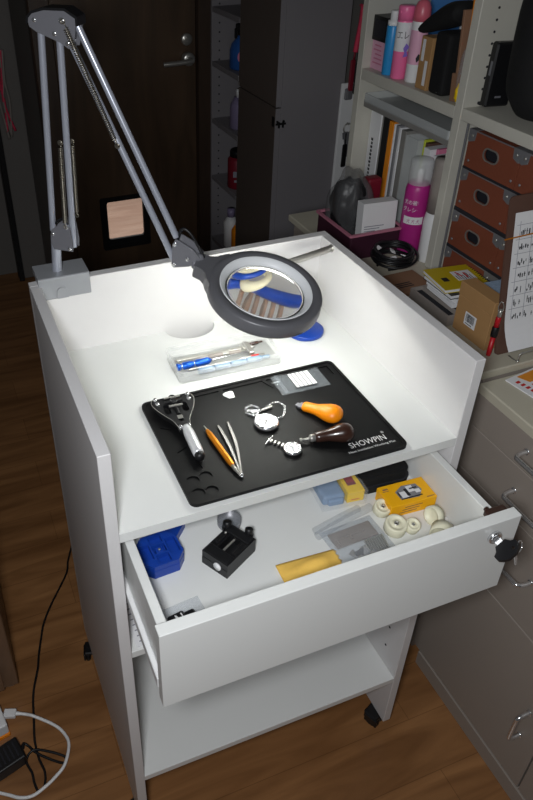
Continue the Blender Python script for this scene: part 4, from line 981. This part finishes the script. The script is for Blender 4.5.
link('lettering', textmb('グレシャン', .0110, Xw_(ZC + .097) @ Matrix.Translation((-.001, 0, 0)), .0002, wrap=.0245, align='CENTER', width=.048), 'white', t, label='white lettering')
mb = MB(Xo); a0 = math.atan2(fd.y, fd.x); vs, fs = [], []
for k in range(13):
    a = a0 - .85 + 1.7 * k / 12
    for z in (.070, .086): vs.append((.0247 * math.cos(a), .0247 * math.sin(a), z))
for k in range(12): fs.append((2 * k, 2 * k + 2, 2 * k + 3, 2 * k + 1))
mb.add(vs, fs, True); bd = link('white_band', mb, 'white', t, label='white printed band')
link('lettering', textmb('犬 犬 犬', .0095, Xw_(ZC + .0735), .0004, wrap=.0245, align='CENTER', width=.026), 'magenta', t)
t = thing('aerosol_can', 'white can with a tall warm-grey cap against the bookcase upright', 'can', (.8190, .5120, ZC))
Xo = Matrix.Translation((.8190, .5120, ZC))
mb = MB(Xo); mb.lathe([(0, 0), (.0205, 0), (.0215, .0015), (.0215, .088), (.0205, .092), (.0185, .104), (0, .104)], 32); link('body', mb, 'white', t)
mb = MB(Xo); mb.lathe([(0, .105), (.0200, .105), (.0200, .208), (.0185, .212), (0, .2125)], 32); link('cap', mb, 'greycap', t, label='tall warm-grey cap')
# ================================================================ bookcase on the low cabinet
bc = thing('bookcase', 'off-white open bookcase standing on the low cabinet', 'bookcase', (.94, .48, ZC))
XB, XK = .7960, 1.0900
for y0, y1 in ((.8050, .8250), (.4690, .4890), (.1300, .1500)):
    mb = MB(); mb.box(XB, XK, y0, y1, ZC, 1.76, .001); up_ = link('upright', mb, 'shelf', bc)
    if .46 < y0 < .48:
        mb = MB()
        for k in range(14): mb.cyl((.832, .4692, 1.098 + k * .0185), (.832, .4684, 1.098 + k * .0185), .0022, n=10)
        mb.cyl((.830, .4692, 1.0745), (.830, .4620, 1.0745), .0030, n=10)
        link('peg_hole', mb, 'ink', up_)
mb = MB(); mb.box(XB + .001, XK - .009, .4890, .8050, 1.0450, 1.0670, .001); link('shelf', mb, 'shelf', bc)
mb = MB(); mb.box(XB + .001, XK - .009, .1500, .4690, 1.0480, 1.0690, .001); link('shelf', mb, 'shelf', bc)
mb = MB(); mb.box(XB + .001, XK - .009, .1500, .8050, 1.74, 1.7598, .001); link('top', mb, 'shelf', bc)
mb = MB(); mb.box(XK - .009, XK, .1500, .8050, ZC, 1.74, 0); link('back', mb, 'shelf', bc)
S1, S2 = 1.0672, 1.0692

# brown storage boxes, four rows of two
def storage_box(h):
    t = thing('storage_box', '', 'box', (.802, 0, 0), 'brown storage boxes in the bookcase')
    w, d = .0655, .235
    Xf = frame3((.802, 0, 0), (0, -1, 0), (-1, 0, 0))
    mb = MB(Xf); hole = [(-.006 + .0095 * math.cos(a), h * .54 + .0095 * math.sin(a)) for a in [PI / 2 + PI * k / 10 for k in range(11)]]
    hole += [(.010 + .0095 * math.cos(a), h * .54 + .0095 * math.sin(a)) for a in [-PI / 2 + PI * k / 10 for k in range(11)]]
    hole = [(x - .004, y) for x, y in hole]
    mb.plate(rect(-w, w, 0, h), -.0025, 0, [hole])
    mb.plate(rect(-w, w, 0, .002), -d, -.0025); mb.plate(rect(-w, -w + .0025, .002, h), -d, -.0025); mb.plate(rect(w - .0025, w, .002, h), -d, -.0025); mb.plate(rect(-w, w, .002, h), -d - .002, -d); mb.plate(rect(-w + .0026, w - .0026, h - .003, h - .0005), -d, -.0026)
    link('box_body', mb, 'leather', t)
    mb = MB(Xf); mb.plate(rect(-w + .004, w - .004, .003, h - .006), -d + .004, -.030); link('filling', mb, 'ink', t)  # dark block added inside to paint the shade seen through the handle hole
    hi = [(hx * 1, hy) for hx, hy in hole]; cx = sum(p[0] for p in hole) / len(hole); cy = h * .54
    ho = [(cx + (x - cx) * 1.13, cy + (y - cy) * 1.24) for x, y in hole]
    mb = MB(Xf); mb.plate(ho, 0, .0016, [hi]); link('handle_rim', mb, 'steel', t, label='oval metal handle rim')
    for s in (-1, 1):
        mb = MB(Xf)
        mb.plate([(s * w, h), (s * w, h - .021), (s * (w - .004), h - .022), (s * (w - .0165), h - .017), (s * (w - .018), h - .004), (s * (w - .018), h)], -.0002, .0009)
        mb.plate(rect(min(s * w, s * (w - .018)), max(s * w, s * (w - .018)), h, h + .0009), -.018, .0009); mb.box(s * w - .0009 * (s < 0), s * w + .0009 * (s > 0), h - .019, h, -.016, .0009, 0)
        cp = link('corner_plate', mb, 'corner', t, label='metal corner plate')
        mb = MB(Xf)
        for x, y in ((w - .009, h - .010),): mb.ell((s * x, y, .0009), (.0030, .0030, .0016), 12, 8)
        link('rivet', mb, 'steel', cp)
        mb = MB(Xf); mb.ell((s * (w - .010), .012, .0002), (.0026, .0026, .0014), 12, 8); link('stud', mb, 'corner', t)
    mb = MB(Xf); mb.plate(rect(-w + .018, w - .018, h - .0015, h + .0006), -.0005, .0006); link('edge_strip', mb, 'corner', t)
    return t
rows = ((.9740, .0660, 'top'), (.8970, .0720, 'second'), (.8215, .0670, 'third'), (.7504, .0640, 'bottom'))
for z, h, nm in rows:
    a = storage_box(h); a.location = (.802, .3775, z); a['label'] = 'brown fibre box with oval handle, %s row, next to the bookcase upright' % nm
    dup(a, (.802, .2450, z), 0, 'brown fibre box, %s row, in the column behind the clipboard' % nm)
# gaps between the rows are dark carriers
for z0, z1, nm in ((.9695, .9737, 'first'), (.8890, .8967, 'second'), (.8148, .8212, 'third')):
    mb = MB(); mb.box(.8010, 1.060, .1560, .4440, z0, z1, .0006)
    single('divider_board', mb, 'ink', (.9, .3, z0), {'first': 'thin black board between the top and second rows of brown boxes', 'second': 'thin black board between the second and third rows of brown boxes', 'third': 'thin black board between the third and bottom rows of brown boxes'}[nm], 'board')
mb = MB(); mb.box(.8010, .8040, .4500, .4535, .752, 1.046, .0004)
single('metal_strip', mb, 'corner', (.802, .452, .752), 'thin upright metal strip along the left side of the brown boxes', 'strip')
# right-hand upper shelf
t = thing('laptop_box', 'thin black case standing at an angle on the right-hand shelf', 'case', (.87, .435, S2))
Xq = Matrix.Translation((.8260, .4640, S2 + .0005)) @ Matrix.Rotation(-.10, 4, 'Z') @ Matrix.Rotation(.02, 4, 'Y')
mb = MB(Xq); mb.box(0, .048, -.018, 0, 0.003, .108, .003); link('shell', mb, 'black', t)
mb = MB(Xq); mb.box(.016, .028, -.0186, -.0178, .018, .0215, .0002); mb.box(-.0006, .0002, -.014, -.009, .055, .078, .0002); link('badge', mb, 'bracket', t)
mb = blob((.8900, .3740, S2 + .125), (.080, .060, .135), 11, .03, 40, 26); 
def boxy(p, c, r, k=.62):
    q = V(((p.x - c[0]) / r[0], (p.y - c[1]) / r[1], (p.z - c[2]) / r[2]))
    f = lambda a, e: math.copysign(abs(a) ** e, a)
    return V((c[0] + r[0] * f(q.x, .85), c[1] + r[1] * f(q.y, .85), c[2] + r[2] * f(q.z, k)))
mb.v = [boxy(p, (.8900, .3740, S2 + .125), (.080, .060, .135)) for p in mb.v]
mb.v = [V((p.x, p.y, max(p.z, S2))) for p in mb.v]
t = single('carry_bag', mb, 'blackfab', (.905, .29, S2), 'large rounded black carry bag at the right edge of the upper shelf', 'bag')
mb = MB(); mb.tube(smoothpath([(.822, .352, S2 + .17), (.810, .346, S2 + .145), (.818, .340, S2 + .12)]), .005, 8); link('buckle_strap', mb, 'bracket', t)
mb = MB(); mb.tube(smoothpath([(.890, .336, S2 + .252), (.890, .348, S2 + .280), (.890, .374, S2 + .290), (.890, .400, S2 + .280), (.890, .412, S2 + .252)]), .006, 8); link('carry_handle', mb, 'blackfab', t)

# left upper shelf
def box_thing(name, label, cat, x0, x1, y0, y1, z0, z1, m, rz=0, bev=.0008, part='carton_body'):
    c = V(((x0 + x1) / 2, (y0 + y1) / 2, z0)); t = thing(name, label, cat, c)
    mb = MB(at(c.x, c.y, z0, rz)); mb.box(-(x1 - x0) / 2, (x1 - x0) / 2, -(y1 - y0) / 2, (y1 - y0) / 2, 0, z1 - z0, bev); link(part, mb, m, t); return t
t = box_thing('pink_carton', 'pale pink printed carton at the far end of the upper shelf', 'carton', .815, .870, .7560, .8035, S1, S1 + .0560, 'palepink')
mb = MB()
for k in range(5): mb.box(.8147, .8151, .762 + .002 * k, .796 - .003 * (k % 3), S1 + .012 + k * .0085, S1 + .0145 + k * .0085, 0)
link('print_lines', mb, 'rose', t)
t = box_thing('black_carton', 'black carton on top of the pale pink carton', 'carton', .812, .872, .7530, .8045, S1 + .0562, S1 + .1030, 'black')
mb = MB(); mb.box(.8116, .8121, .7600, .7980, S1 + .063, S1 + .096, .0003); link('face_panel', mb, 'ink', t)
def can(name, label, x, y, r, body, capz, cap, caps, bm_, cm, parts=()):
    t = thing(name, label, 'can', (x, y, S1)); X = Matrix.Translation((x, y, S1))
    mb = MB(X); mb.lathe([(0, 0), (r * .94, 0), (r, .0015), (r, body), (r * .9, body + .004), (0, body + .004)], 28); link('body', mb, bm_, t)
    mb = MB(X); mb.lathe(caps, 28); link('cap', mb, cm, t)
    for z0, z1, m in parts:
        mb = MB(X); mb.lathe([(r * 1.004, z0), (r * 1.006, z0 + .0003), (r * 1.006, z1 - .0003), (r * 1.004, z1)], 28); link('label_band', mb, m, t)
    return t
fdir = lambda x, y: (V((-.0997, -.585, 0)) - V((x, y, 0))).normalized()
def canface(x, y, r, z):
    f = fdir(x, y); return frame3((x + f.x * r, y + f.y * r, z), (-f.y, f.x, 0), f)
can('blue_can', 'slim sky-blue spray can with a white cap', .8180, .7400, .0130, .0900, 0, 0, [(0, .091), (.0122, .091), (.0122, .101), (.0085, .102), (.0085, .117), (.0075, .119), (0, .119)], 'skyblue', 'white')
t = can('pink_can', 'pink spray can with a pale label and dark characters', .8190, .7050, .0155, .1060, 0, 0, [(0, .107), (.0157, .107), (.0157, .131), (.0145, .133), (0, .133)], 'pink', 'pink', [(.052, .1045, 'paper')])
link('lettering', textmb('エレ', .0170, canface(.8190, .7050, .0158, S1 + .076), .0002, wrap=.0158, align='CENTER', width=.024), 'ink', t)
mb = MB(canface(.8190, .7050, .0160, S1 + .042)); mb.plate([(.004, 0), (.013, .003), (.010, .012), (.014, .020), (.008, .026), (.003, .016), (.006, .009)], 0, .0004); link('purple_motif', mb, 'purple', t)
t = can('rose_can', 'tall white and pink spray can with a rounded coral cap', .8300, .6700, .0160, .1090, 0, 0, [(0, .110), (.0157, .110), (.0160, .122), (.0150, .134), (.0110, .143), (.0050, .147), (0, .1475)], 'white', 'coral', [(.034, .095, 'palepink')])
mb = MB(canface(.8300, .6700, .0163, S1 + .040)); mb.plate([(0, .006), (.004, .014), (.009, .011), (.006, .002), (.002, -.002)], 0, .0004); link('dark_motif', mb, 'ink', t)
t = box_thing('kraft_box', 'narrow kraft box with two white stickers on the upper shelf', 'carton', .8080, .8450, .5960, .6300, S1, S1 + .0930, 'carton', .0)
mb = MB(); mb.box(.8075, .8080, .6160, .6240, S1 + .050, S1 + .088, 0); mb.box(.8075, .8080, .6020, .6100, S1 + .008, S1 + .052, 0); st = link('sticker', mb, 'paper', t, label='white sticker')
t = thing('black_pouch', 'black cloth pouch with a flap drooping over the kraft box', 'pouch', (.83, .545, S1))
mb = MB(); mb.box(.8060, .8600, .5460, .5900, S1, S1 + .1080, .008, None, 3); link('body', mb, 'blackfab', t)
fl = MB(); pts = smoothpath([(.815, .548, S1 + .142), (.808, .575, S1 + .134), (.802, .605, S1 + .121), (.797, .637, S1 + .103)], 8); n = len(pts); vs = []; fs = []
for i, p in enumerate(pts):
    u = i / (n - 1); wv = .010 + .018 * math.sin(PI * (.25 + .75 * u)) ; th = .010 * math.sin(PI * (.15 + .8 * u)) + .002
    for k in range(10):
        a = 2 * PI * k / 10; vs.append((p.x + .030 + .032 * math.cos(a) * (1 - .5 * u) - .01, p.y + .001, p.z + wv * math.sin(a) * .8))
for i in range(n - 1):
    for k in range(10): fs.append((i * 10 + k, i * 10 + (k + 1) % 10, i * 10 + 10 + (k + 1) % 10, i * 10 + 10 + k))
fs += [tuple(range(9, -1, -1)), tuple((n - 1) * 10 + k for k in range(10))]
fl.add(vs, fs, True); link('flap', fl, 'blackfab', t)
mb = MB(Matrix.Translation((.835, .520, S1)) @ Matrix.Rotation(-.10, 4, 'X')); mb.box(-.025, .030, -.010, -.004, .0, .150, .0008); mb.box(-.026, .020, -.013, .004, .0, .048, .001)
single('torn_carton', mb, 'cardflat', (.835, .52, S1), 'folded brown card sheet leaning by the bookcase upright', 'card')
t = thing('sweet_bag', 'clear bag with yellow contents at the near end of the upper shelf', 'bag', (.818, .5020, S1))
link('film', blob((.8170, .5030, S1 + .052), (.014, .0100, .052), 21, .06, 24, 16), 'film', t)
link('filling', blob((.8150, .5030, S1 + .018), (.011, .0085, .0175), 22, .10, 20, 14), 'lemon', t)
mb = MB(Matrix.Translation((.806, .497, S1 + .112)) @ Matrix.Rotation(-.08, 4, 'X')); mb.box(0, .03, -.003, .003, 0, .075, .0008)
t = single('orange_sleeve', mb, 'orangefile', (.815, .497, S1 + .11), 'orange and brown packet leaning on the bookcase upright above the clear bag', 'packet')
# back row of the upper shelf: files and books
box_thing('file_case', 'blue plastic file case at the back of the upper shelf', 'file', .930, 1.050, .665, .785, S1, S1 + .23, 'bluefile', .0, .002)
yy = .6600
for i, (w, m, h, lab) in enumerate(((.020, 'paper', .235, 'white book beside the blue file case'), (.026, 'black', .230, 'black book with pale spine lettering at the back of the upper shelf'), (.016, 'greycap', .225, 'grey book right of the black one at the back'), (.020, 'paper', .232, 'white book fourth from the blue file case'), (.022, 'purple', .226, 'lilac-grey book near the upright at the back'), (.020, 'paper', .230, 'white book nearest the bookcase upright at the back'))):
    t = thing('book', lab, 'book', (.98, yy - w / 2, S1), 'books at the back of the upper shelf')
    mb = MB(); mb.box(.930, 1.070, yy - w, yy - .0008, S1, S1 + h, .0015); link('cover', mb, m, t)
    mb = MB()
    for k in range(8): mb.box(.9296, .9300, yy - w * .72, yy - w * .28, S1 + .110 + k * .0125, S1 + .118 + k * .0125, 0)
    link('spine_print', mb, 'lime' if m == 'black' else 'ink', t)
    yy -= w + .0006
t = can('grey_can', 'small grey-topped can behind the black pouch', .880, .5950, .0150, .112, 0, 0, [(0, .113), (.0145, .113), (.0150, .130), (.0120, .139), (0, .140)], 'white', 'greycap')

# lower cubby: standing files, trays laid on top
yy = .8030
files = ((.045, 'paper', .232, 'thick white ring file at the far end of the lower bookcase cubby'), (.004, 'greyfile', .232, 'thin grey folder between the white ring file and the black one'), (.022, 'black', .228, 'black file in the lower cubby between white and orange'), (.017, 'orangefile', .224, 'orange folder in the lower bookcase cubby'), (.006, 'paper', .222, 'thin white folder just right of the orange folder'), (.010, 'greypaper', .222, 'grey folder second right of the orange folder'), (.008, 'paper', .220, 'white folder third right of the orange folder'), (.018, 'greyfile', .218, 'grey file box left of the translucent sleeve'),
         (.042, 'milky', .212, 'translucent plastic file sleeve in the lower cubby'), (.006, 'lime', .214, 'yellow-green folder in the lower cubby'), (.012, 'boardbrown', .210, 'brown folder beside the yellow-green one'), (.022, 'paper', .206, 'white folder right of the brown one in the lower cubby'), (.008, 'rose', .208, 'pink folder in the lower cubby'), (.024, 'paper', .200, 'white file nearest the upright in the lower cubby'))
for w, m, h, lab in files:
    t = thing('file', lab, 'file', (.94, yy - w / 2, ZC), 'files standing in the lower bookcase cubby')
    x0 = .832 + (.012 if m in ('lime', 'rose', 'boardbrown') else 0)
    if w > .03:
        mb = MB()
        if m == 'milky': mb.plate(rect(x0, 1.06, yy - w, yy), ZC, ZC + h, [rect(x0 + .0012, 1.0588, yy - w + .0012, yy - .0012)])
        else: mb.box(x0, 1.06, yy - w, yy - .0006, ZC, ZC + h, .002)
        link('cover', mb, m, t)
        if m == 'paper':
            mb = MB()
            for k in range(14): mb.box(x0 - .0004, x0, yy - .022, yy - .016 + .001 * (k % 2), ZC + .055 + k * .0085, ZC + .0605 + k * .0085, 0)
            link('spine_print', mb, 'ink', t)
        else:
            mb = MB(); mb.box(x0 + .004, 1.05, yy - w + .006, yy - .022, ZC, ZC + h * .8, .001); link('papers', mb, 'greyfile', t)
    else:
        mb = MB(); mb.box(x0, 1.06, yy - w, yy - .0006, ZC, ZC + h, min(.0008, w * .2)); link('cover', mb, m, t)
    yy -= w + .0012
mt = MB(); mt.plate(rrect(.806, 1.062, .4930, .8000, .006), .9900, .9925); mt.plate(rrect(.806, 1.062, .4930, .8000, .006), .9925, 1.0030, [rrect(.8085, 1.0595, .4955, .7975, .005)])
t = single('document_tray', mt, 'greyfile', (.93, .65, .99), 'flat grey document tray lying across the tops of the files', 'tray')
mt = MB(); mt.plate(rrect(.800, 1.060, .4950, .7900, .006), 1.0032, 1.0052); mt.plate(rrect(.800, 1.060, .4950, .7900, .006), 1.0052, 1.0200, [rrect(.8022, 1.0578, .4972, .7878, .005)])
t = single('clear_tray', mt, 'milky', (.93, .65, 1.003), 'clear plastic lid stacked on the grey document tray under the shelf', 'tray')

# ================================================================ tall cabinet, open shelf, hanging things
tc_ = thing('tall_cabinet', 'tall grey cabinet with taupe upper and lower doors beyond the workbench', 'cabinet', (.98, 1.43, 0))
mb = MB(); mb.box(.8640, 1.064, 1.300, 1.565, 0, 1.95, .001); link('body', mb, 'tallcab', tc_)
for z0, z1 in ((.8565, 1.948), (.03, .8525)):
    mb = MB(); mb.box(.8460, .8625, 1.3000, 1.565, z0, z1, .001); dd = link('door', mb, 'talldoor', tc_)
    mb = MB(); mb.box(.8462, .8623, 1.2992, 1.3000, z0, z1, 0); link('edge_band', mb, 'tallcab', dd, label='pale door edge')
    mb = MB(); mb.box(.8454, .8460, 1.5585, 1.5645, z1 - .012 if z1 < 1 else z0 + .002, z1 - .003 if z1 < 1 else z0 + .011, 0); link('bumper', mb, 'steel', dd)
mb = MB(); mb.box(.8440, .8460, 1.3030, 1.3180, .800, .828, .001); mb.box(.8470, .8800, 1.2960, 1.2990, .806, .812, .0006); mb.cyl((.8520, 1.2985, .816), (.8520, 1.2950, .816), .0035, n=10); mb.cyl((.8720, 1.2985, .816), (.8720, 1.2950, .816), .0035, n=10); mb.box(.854, .860, 1.294, 1.298, .798, .815, .001); mb.box(.867, .873, 1.294, 1.298, .798, .815, .001)
link('latch', mb, 'black', tc_, label='black and steel latch at the door corner')
ps = thing('pantry_shelf', 'narrow open shelf unit between the door and the tall cabinet', 'shelf', (.97, 1.69, 0))
mb = MB(); mb.box(.8450, 1.098, 1.790, 1.806, 0, 1.95, .001); up_ = link('upright', mb, 'tallcab', ps)
mb = MB()
for k in range(36): mb.cyl((.872, 1.7905, .30 + k * .028), (.872, 1.7895, .30 + k * .028), .003, n=8)
link('peg_hole', mb, 'ink', up_)
mb = MB(); mb.box(1.085, 1.098, 1.567, 1.790, 0, 1.95, 0); link('back', mb, 'tallcab', ps)
for z in (.255, .495, .698, .885, 1.050, 1.30):
    mb = MB(); mb.box(.8460, 1.085, 1.567, 1.790, z - .016, z, .001); link('shelf', mb, 'tallcab', ps)
def jug(name, label, x, y, z, prof, m, capprof=None, cm=None):
    t = thing(name, label, 'bottle', (x, y, z)); X = Matrix.Translation((x, y, z + .0003))
    mb = MB(X); mb.lathe(prof, 28); link('body', mb, m, t)
    if capprof: mb = MB(X); mb.lathe(capprof, 20); link('cap', mb, cm, t)
    return t
t = jug('trigger_bottle', 'blue trigger spray bottle on the open shelf by the door', .895, 1.655, .885, [(0, 0), (.036, 0), (.040, .004), (.040, .055), (.034, .075), (.018, .092), (.014, .100), (0, .100)], 'bluebottle', [(0, .099), (.016, .099), (.016, .112), (0, .112)], 'black')
mb = MB(); mb.box(.873, .925, 1.647, 1.663, .997, 1.018, .003); mb.box(.868, .876, 1.651, 1.659, .975, 1.005, .002); link('trigger', mb, 'black', t)
mb = MB(canface(.895, 1.655, .0402, .915)); mb.plate(circ(.004, .012, .018, 18, ry=.020), 0, .0004); link('label_patch', mb, 'rose', t)
jug('lilac_bottle', 'pale lilac bottle on the second open shelf by the door', .890, 1.650, .698, [(0, 0), (.030, 0), (.034, .004), (.033, .075), (.020, .100), (0, .100)], 'lilac', [(0, .100), (.014, .100), (.014, .125), (0, .125)], 'white')
t = jug('red_tub', 'dark red labelled tub on the third open shelf by the door', .890, 1.650, .495, [(0, 0), (.036, 0), (.038, .003), (.038, .098), (.030, .108), (0, .108)], 'darkred', [(0, .108), (.031, .108), (.031, .126), (.028, .130), (0, .130)], 'black')
mb = MB(canface(.890, 1.650, .0382, .530)); mb.box(-.018, .018, .010, .030, 0, .0005, 0); mb.box(-.014, .014, -.008, 0, 0, .0005, 0); link('label_patch', mb, 'greyink', t)
jug('white_bottle', 'white bottle on the lowest open shelf by the door', .880, 1.685, .255, [(0, 0), (.024, 0), (.026, .003), (.026, .095), (.012, .115), (0, .115)], 'white', [(0, .115), (.014, .115), (.014, .145), (0, .145)], 'lilac')
jug('orange_bottle', 'orange bottle beside the white one on the lowest open shelf', .885, 1.625, .255, [(0, 0), (.024, 0), (.026, .003), (.026, .085), (.014, .105), (0, .105)], 'orange', [(0, .105), (.014, .105), (.014, .125), (0, .125)], 'white')
# white board and keys on the side wall
mb = MB(); mb.box(1.0500, 1.0990, 1.2890, 1.2990, .46, .905, .004, None, 2)
single('memo_board', mb, 'white', (1.094, 1.22, .46), 'narrow white board on the wall between bookcase and tall cabinet', 'board')
def hang(objs, dz, dx=0.0):
    for o in objs: o.location.z += dz; o.location.x += dx
t = thing('lanyard', 'red and white lanyard with a red tag hanging on the narrow white board', 'lanyard', (1.08, 1.285, .93))
mb = MB(); mb.tube(smoothpath([(1.090, 1.2870, .930), (1.085, 1.2810, .89), (1.079, 1.2790, .85), (1.075, 1.2790, .815)]), .0075, 8); mb.tube(smoothpath([(1.090, 1.2870, .930), (1.089, 1.2830, .89), (1.086, 1.2820, .83)]), .006, 8); mb.cyl((1.090, 1.300, .930), (1.090, 1.284, .930), .004, n=10); link('band', mb, 'strap', t)
mb = MB(); mb.box(1.064, 1.080, 1.2760, 1.2840, .705, .795, .003); mb.tube([(1.075, 1.279, .820), (1.073, 1.280, .790)], .003, 6); link('red_tag', mb, 'darkred', t)
mb = MB(); mb.box(1.081, 1.093, 1.2760, 1.2830, .700, .785, .003); mb.tube([(1.086, 1.282, .84), (1.087, 1.280, .78)], .0028, 6); link('black_tag', mb, 'black', t)
mb = MB(); mb.box(1.058, 1.082, 1.2780, 1.2888, .630, .662, .003); mb.box(1.062, 1.078, 1.275, 1.279, .634, .657, .002)
hang([t], .175); t = single('magnet_clip', mb, 'corner', (1.07, 1.283, .63), 'small steel magnetic clip on the narrow white board', 'clip')
hang([t], .230); t = thing('key_bunch', 'dark bunch of keys hanging low on the narrow white board', 'keys', (1.08, 1.28, .56))
mb = MB(); mb.torus((0, 0, 0), .014, .0024, 20, 6, Matrix.Translation((1.080, 1.283, .562)) @ Matrix.Rotation(PI / 2, 4, 'X')); mb.cyl((1.080, 1.2892, .575), (1.080, 1.280, .575), .003, n=10)
link('key_ring', mb, 'steel', t)
for k in range(4):
    mb = MB(Matrix.Translation((1.070 + .007 * k, 1.280 - .0025 * k, .552)) @ Matrix.Rotation(.12 * (k - 1.5), 4, 'Y')); mb.box(-.005, .005, -.001, .001, -.055 - .006 * k, 0, .0004); mb.box(-.009, .009, -.0012, .0012, -.020, 0, .0005); link('key_blade', mb, 'corner', t)
mb = MB(); mb.box(1.060, 1.076, 1.266, 1.272, .45, .520, .003); mb.tube([(1.072, 1.276, .55), (1.068, 1.269, .52)], .002, 6); link('leather_fob', mb, 'black', t)
hang([t], .215)

# ================================================================ left of the bench
t = thing('rope_toy', 'red and white twisted cords hanging by the grey sliding panel', 'cord', (.19, 2.16, .85))
rnd = random.Random(8)
for k in range(5):
    mb = MB(); pts = smoothpath([(.212 - .006 * k, 2.165, .90), (.208 - .006 * k + rnd.uniform(-.008, .008), 2.160, .80), (.200 - .005 * k + rnd.uniform(-.01, .01), 2.160, .72), (.205 - .004 * k + rnd.uniform(-.01, .014), 2.160, .63 - rnd.uniform(0, .04))], 8)
    mb.tube(pts, .0048, 7); link('strand', mb, 'strap' if k % 2 else 'greycap', t)
mb = MB(); mb.cyl((.200, 2.200, .90), (.200, 2.155, .90), .005, n=12); link('hook', mb, 'steel', t)
sc_ = thing('side_cabinet', 'brown wood cabinet on castors at the left edge', 'cabinet', (-.40, .60, 0))
mb = MB(); mb.box(-.70, -.158, .347, .90, .030, .62, .002); link('body', mb, 'sidewood', sc_)
mb = MB(); mb.box(-.698, -.187, .340, .3465, .034, .615, .001); link('door', mb, 'sidewood', sc_)
for x, y in ((-.175, .375), (-.66, .375), (-.175, .86), (-.66, .86)):
    mb = MB(); mb.cyl((x - .008, y, .0150), (x + .008, y, .0150), .0150, n=20, bev=.003); mb.cyl((x, y, .015), (x, y, .031), .005); link('caster', mb, 'greycap', sc_)
# cables on the floor
def lead(name, label, pts, r, m, cat='cable'):
    P_ = smoothpath(pts, 10); mb = MB(); mb.tube(P_, r, 8); t = thing(name, label, cat, (pts[0][0], pts[0][1], 0)); link('lead', mb, m, t); return t
r = .0024
t = lead('power_cable', 'thin black cord running along the floor beside the workbench to the adapter', [(.030, .700, r), (.0095, .6537, r), (-.0051, .6097, .006), (-.0544, .5356, .010), (-.0820, .4900, .008), (-.0959, .4521, .006), (-.1075, .4150, .006), (-.1158, .3812, .008), (-.1300, .3450, .006), (-.1380, .3169, r), (-.1440, .2750, r), (-.1500, .2324, r), (-.1490, .1950, r), (-.1430, .1650, r), (-.1480, .1400, r), (-.1600, .1320, r), (-.1650, .1500, r), (-.1660, .1700, r + .002), (-.1720, .1960, .006), (-.1560, .2100, .009), (-.1250, .1950, .008), (-.1000, .1760, .005), (-.1040, .1660, .005), (-.1220, .1780, .004), (-.1500, .2020, .0075), (-.1640, .2220, .010), (-.1720, .2270, .014), (-.1780, .2150, .016)], r, 'black')
t = thing('power_adapter', 'black ribbed power adapter at the bottom left', 'adapter', (-.205, .205, 0))
Xq = at(-.2050, .2080, 0, .28)
mb = MB(Xq); mb.box(-.036, .030, -.024, .024, .0001, .030, .003, None, 2); link('body', mb, 'black', t)
mb = MB(Xq)
for k in range(6): mb.box(-.028 + k * .009, -.0245 + k * .009, -.016, .016, .030, .0312, .0003)
link('rib', mb, 'ink', t)
mb = MB(); mb.cyl((-.1800, .2100, .016), (-.1700, .2270, .016), .0048, .003, n=12); link('strain_relief', mb, 'black', t)
t = thing('usb_charger', 'white charger with an orange base strip at the left edge', 'charger', (-.225, .285, 0))
Xq = at(-.2260, .2840, 0, .18)
mb = MB(Xq); mb.box(-.040, .028, -.028, .028, .010, .040, .003, None, 2); link('body', mb, 'white', t)
mb = MB(Xq); mb.box(-.040, .029, -.029, .028, .0001, .010, .0015); link('base', mb, 'orange', t, label='orange base strip')
t = lead('usb_cable', 'white cable looping from the white charger across the floor', [(-.1720, .2860, .026), (-.1560, .2800, .022), (-.1411, .2743, .014), (-.1061, .2452, .006), (-.0910, .2200, .0035), (-.0890, .1950, .0065), (-.1041, .1601, .0110), (-.1250, .1450, .0090), (-.1471, .1340, .0085), (-.1720, .1290, .0035), (-.1950, .1340, .0035), (-.2154, .1476, .0035), (-.2500, .1700, .0035)], .0032, 'white')
mb = MB(Matrix.Translation((-.1840, .2900, .0265)) @ Matrix.Rotation(-.35, 4, 'Z')); mb.box(-.014, .010, -.0085, .0085, -.0050, .0050, .0015); mb.cyl((.010, 0, 0), (.018, 0, -.001), .0042, .0034, n=12); link('plug', mb, 'white', t)

# ================================================================ light and camera
def area(name, loc, target, size, power, col=(1, 1, 1), shape='DISK', spread=PI):
    L = bpy.data.lights.new(name, 'AREA'); L.shape = shape; L.size = size; L.energy = power; L.color = col; L.spread = spread
    o = bpy.data.objects.new(name, L); C.objects.link(o); o.location = loc
    o.rotation_euler = (V(target) - V(loc)).to_track_quat('-Z', 'Y').to_euler(); return o
area('room_light', (-0.165, -0.595, 1.44), (.35, .10, .55), .14, 9.0, (.95, .975, 1.0))
area('hall_light', (.65, 2.75, 1.9), (.62, 2.5, 0), .5, 9.5, (1, .95, .9), spread=PI * .6)
w = bpy.data.worlds.new('World'); bpy.context.scene.world = w; w.use_nodes = True
w.node_tree.nodes['Background'].inputs[0].default_value = (.9, .92, 1, 1); w.node_tree.nodes['Background'].inputs[1].default_value = .010
cd = bpy.data.cameras.new('camera'); cam = bpy.data.objects.new('camera', cd); C.objects.link(cam)
cam.location = (-0.09974, -0.58515, 1.42537)
cam.rotation_euler = (0.9572396, 0.0043386, -0.3689549)
cd.sensor_fit = 'VERTICAL'; cd.sensor_height = 24; cd.lens = 719.468 / 800 * 24
cd.shift_x = 62.82 / 800; cd.shift_y = -30.40 / 800; cd.clip_start = .01
sc = bpy.context.scene; sc.camera = cam
sc.view_settings.view_transform = 'Standard'; sc.view_settings.look = 'None'; sc.view_settings.gamma = 1; sc.view_settings.use_curve_mapping = False
sc.view_settings.exposure = 0.0
sc.cycles.use_denoising = True; sc.cycles.caustics_refractive = False; sc.cycles.caustics_reflective = False
sc.cycles.max_bounces = 10; sc.cycles.transparent_max_bounces = 24; sc.cycles.sample_clamp_indirect = 4
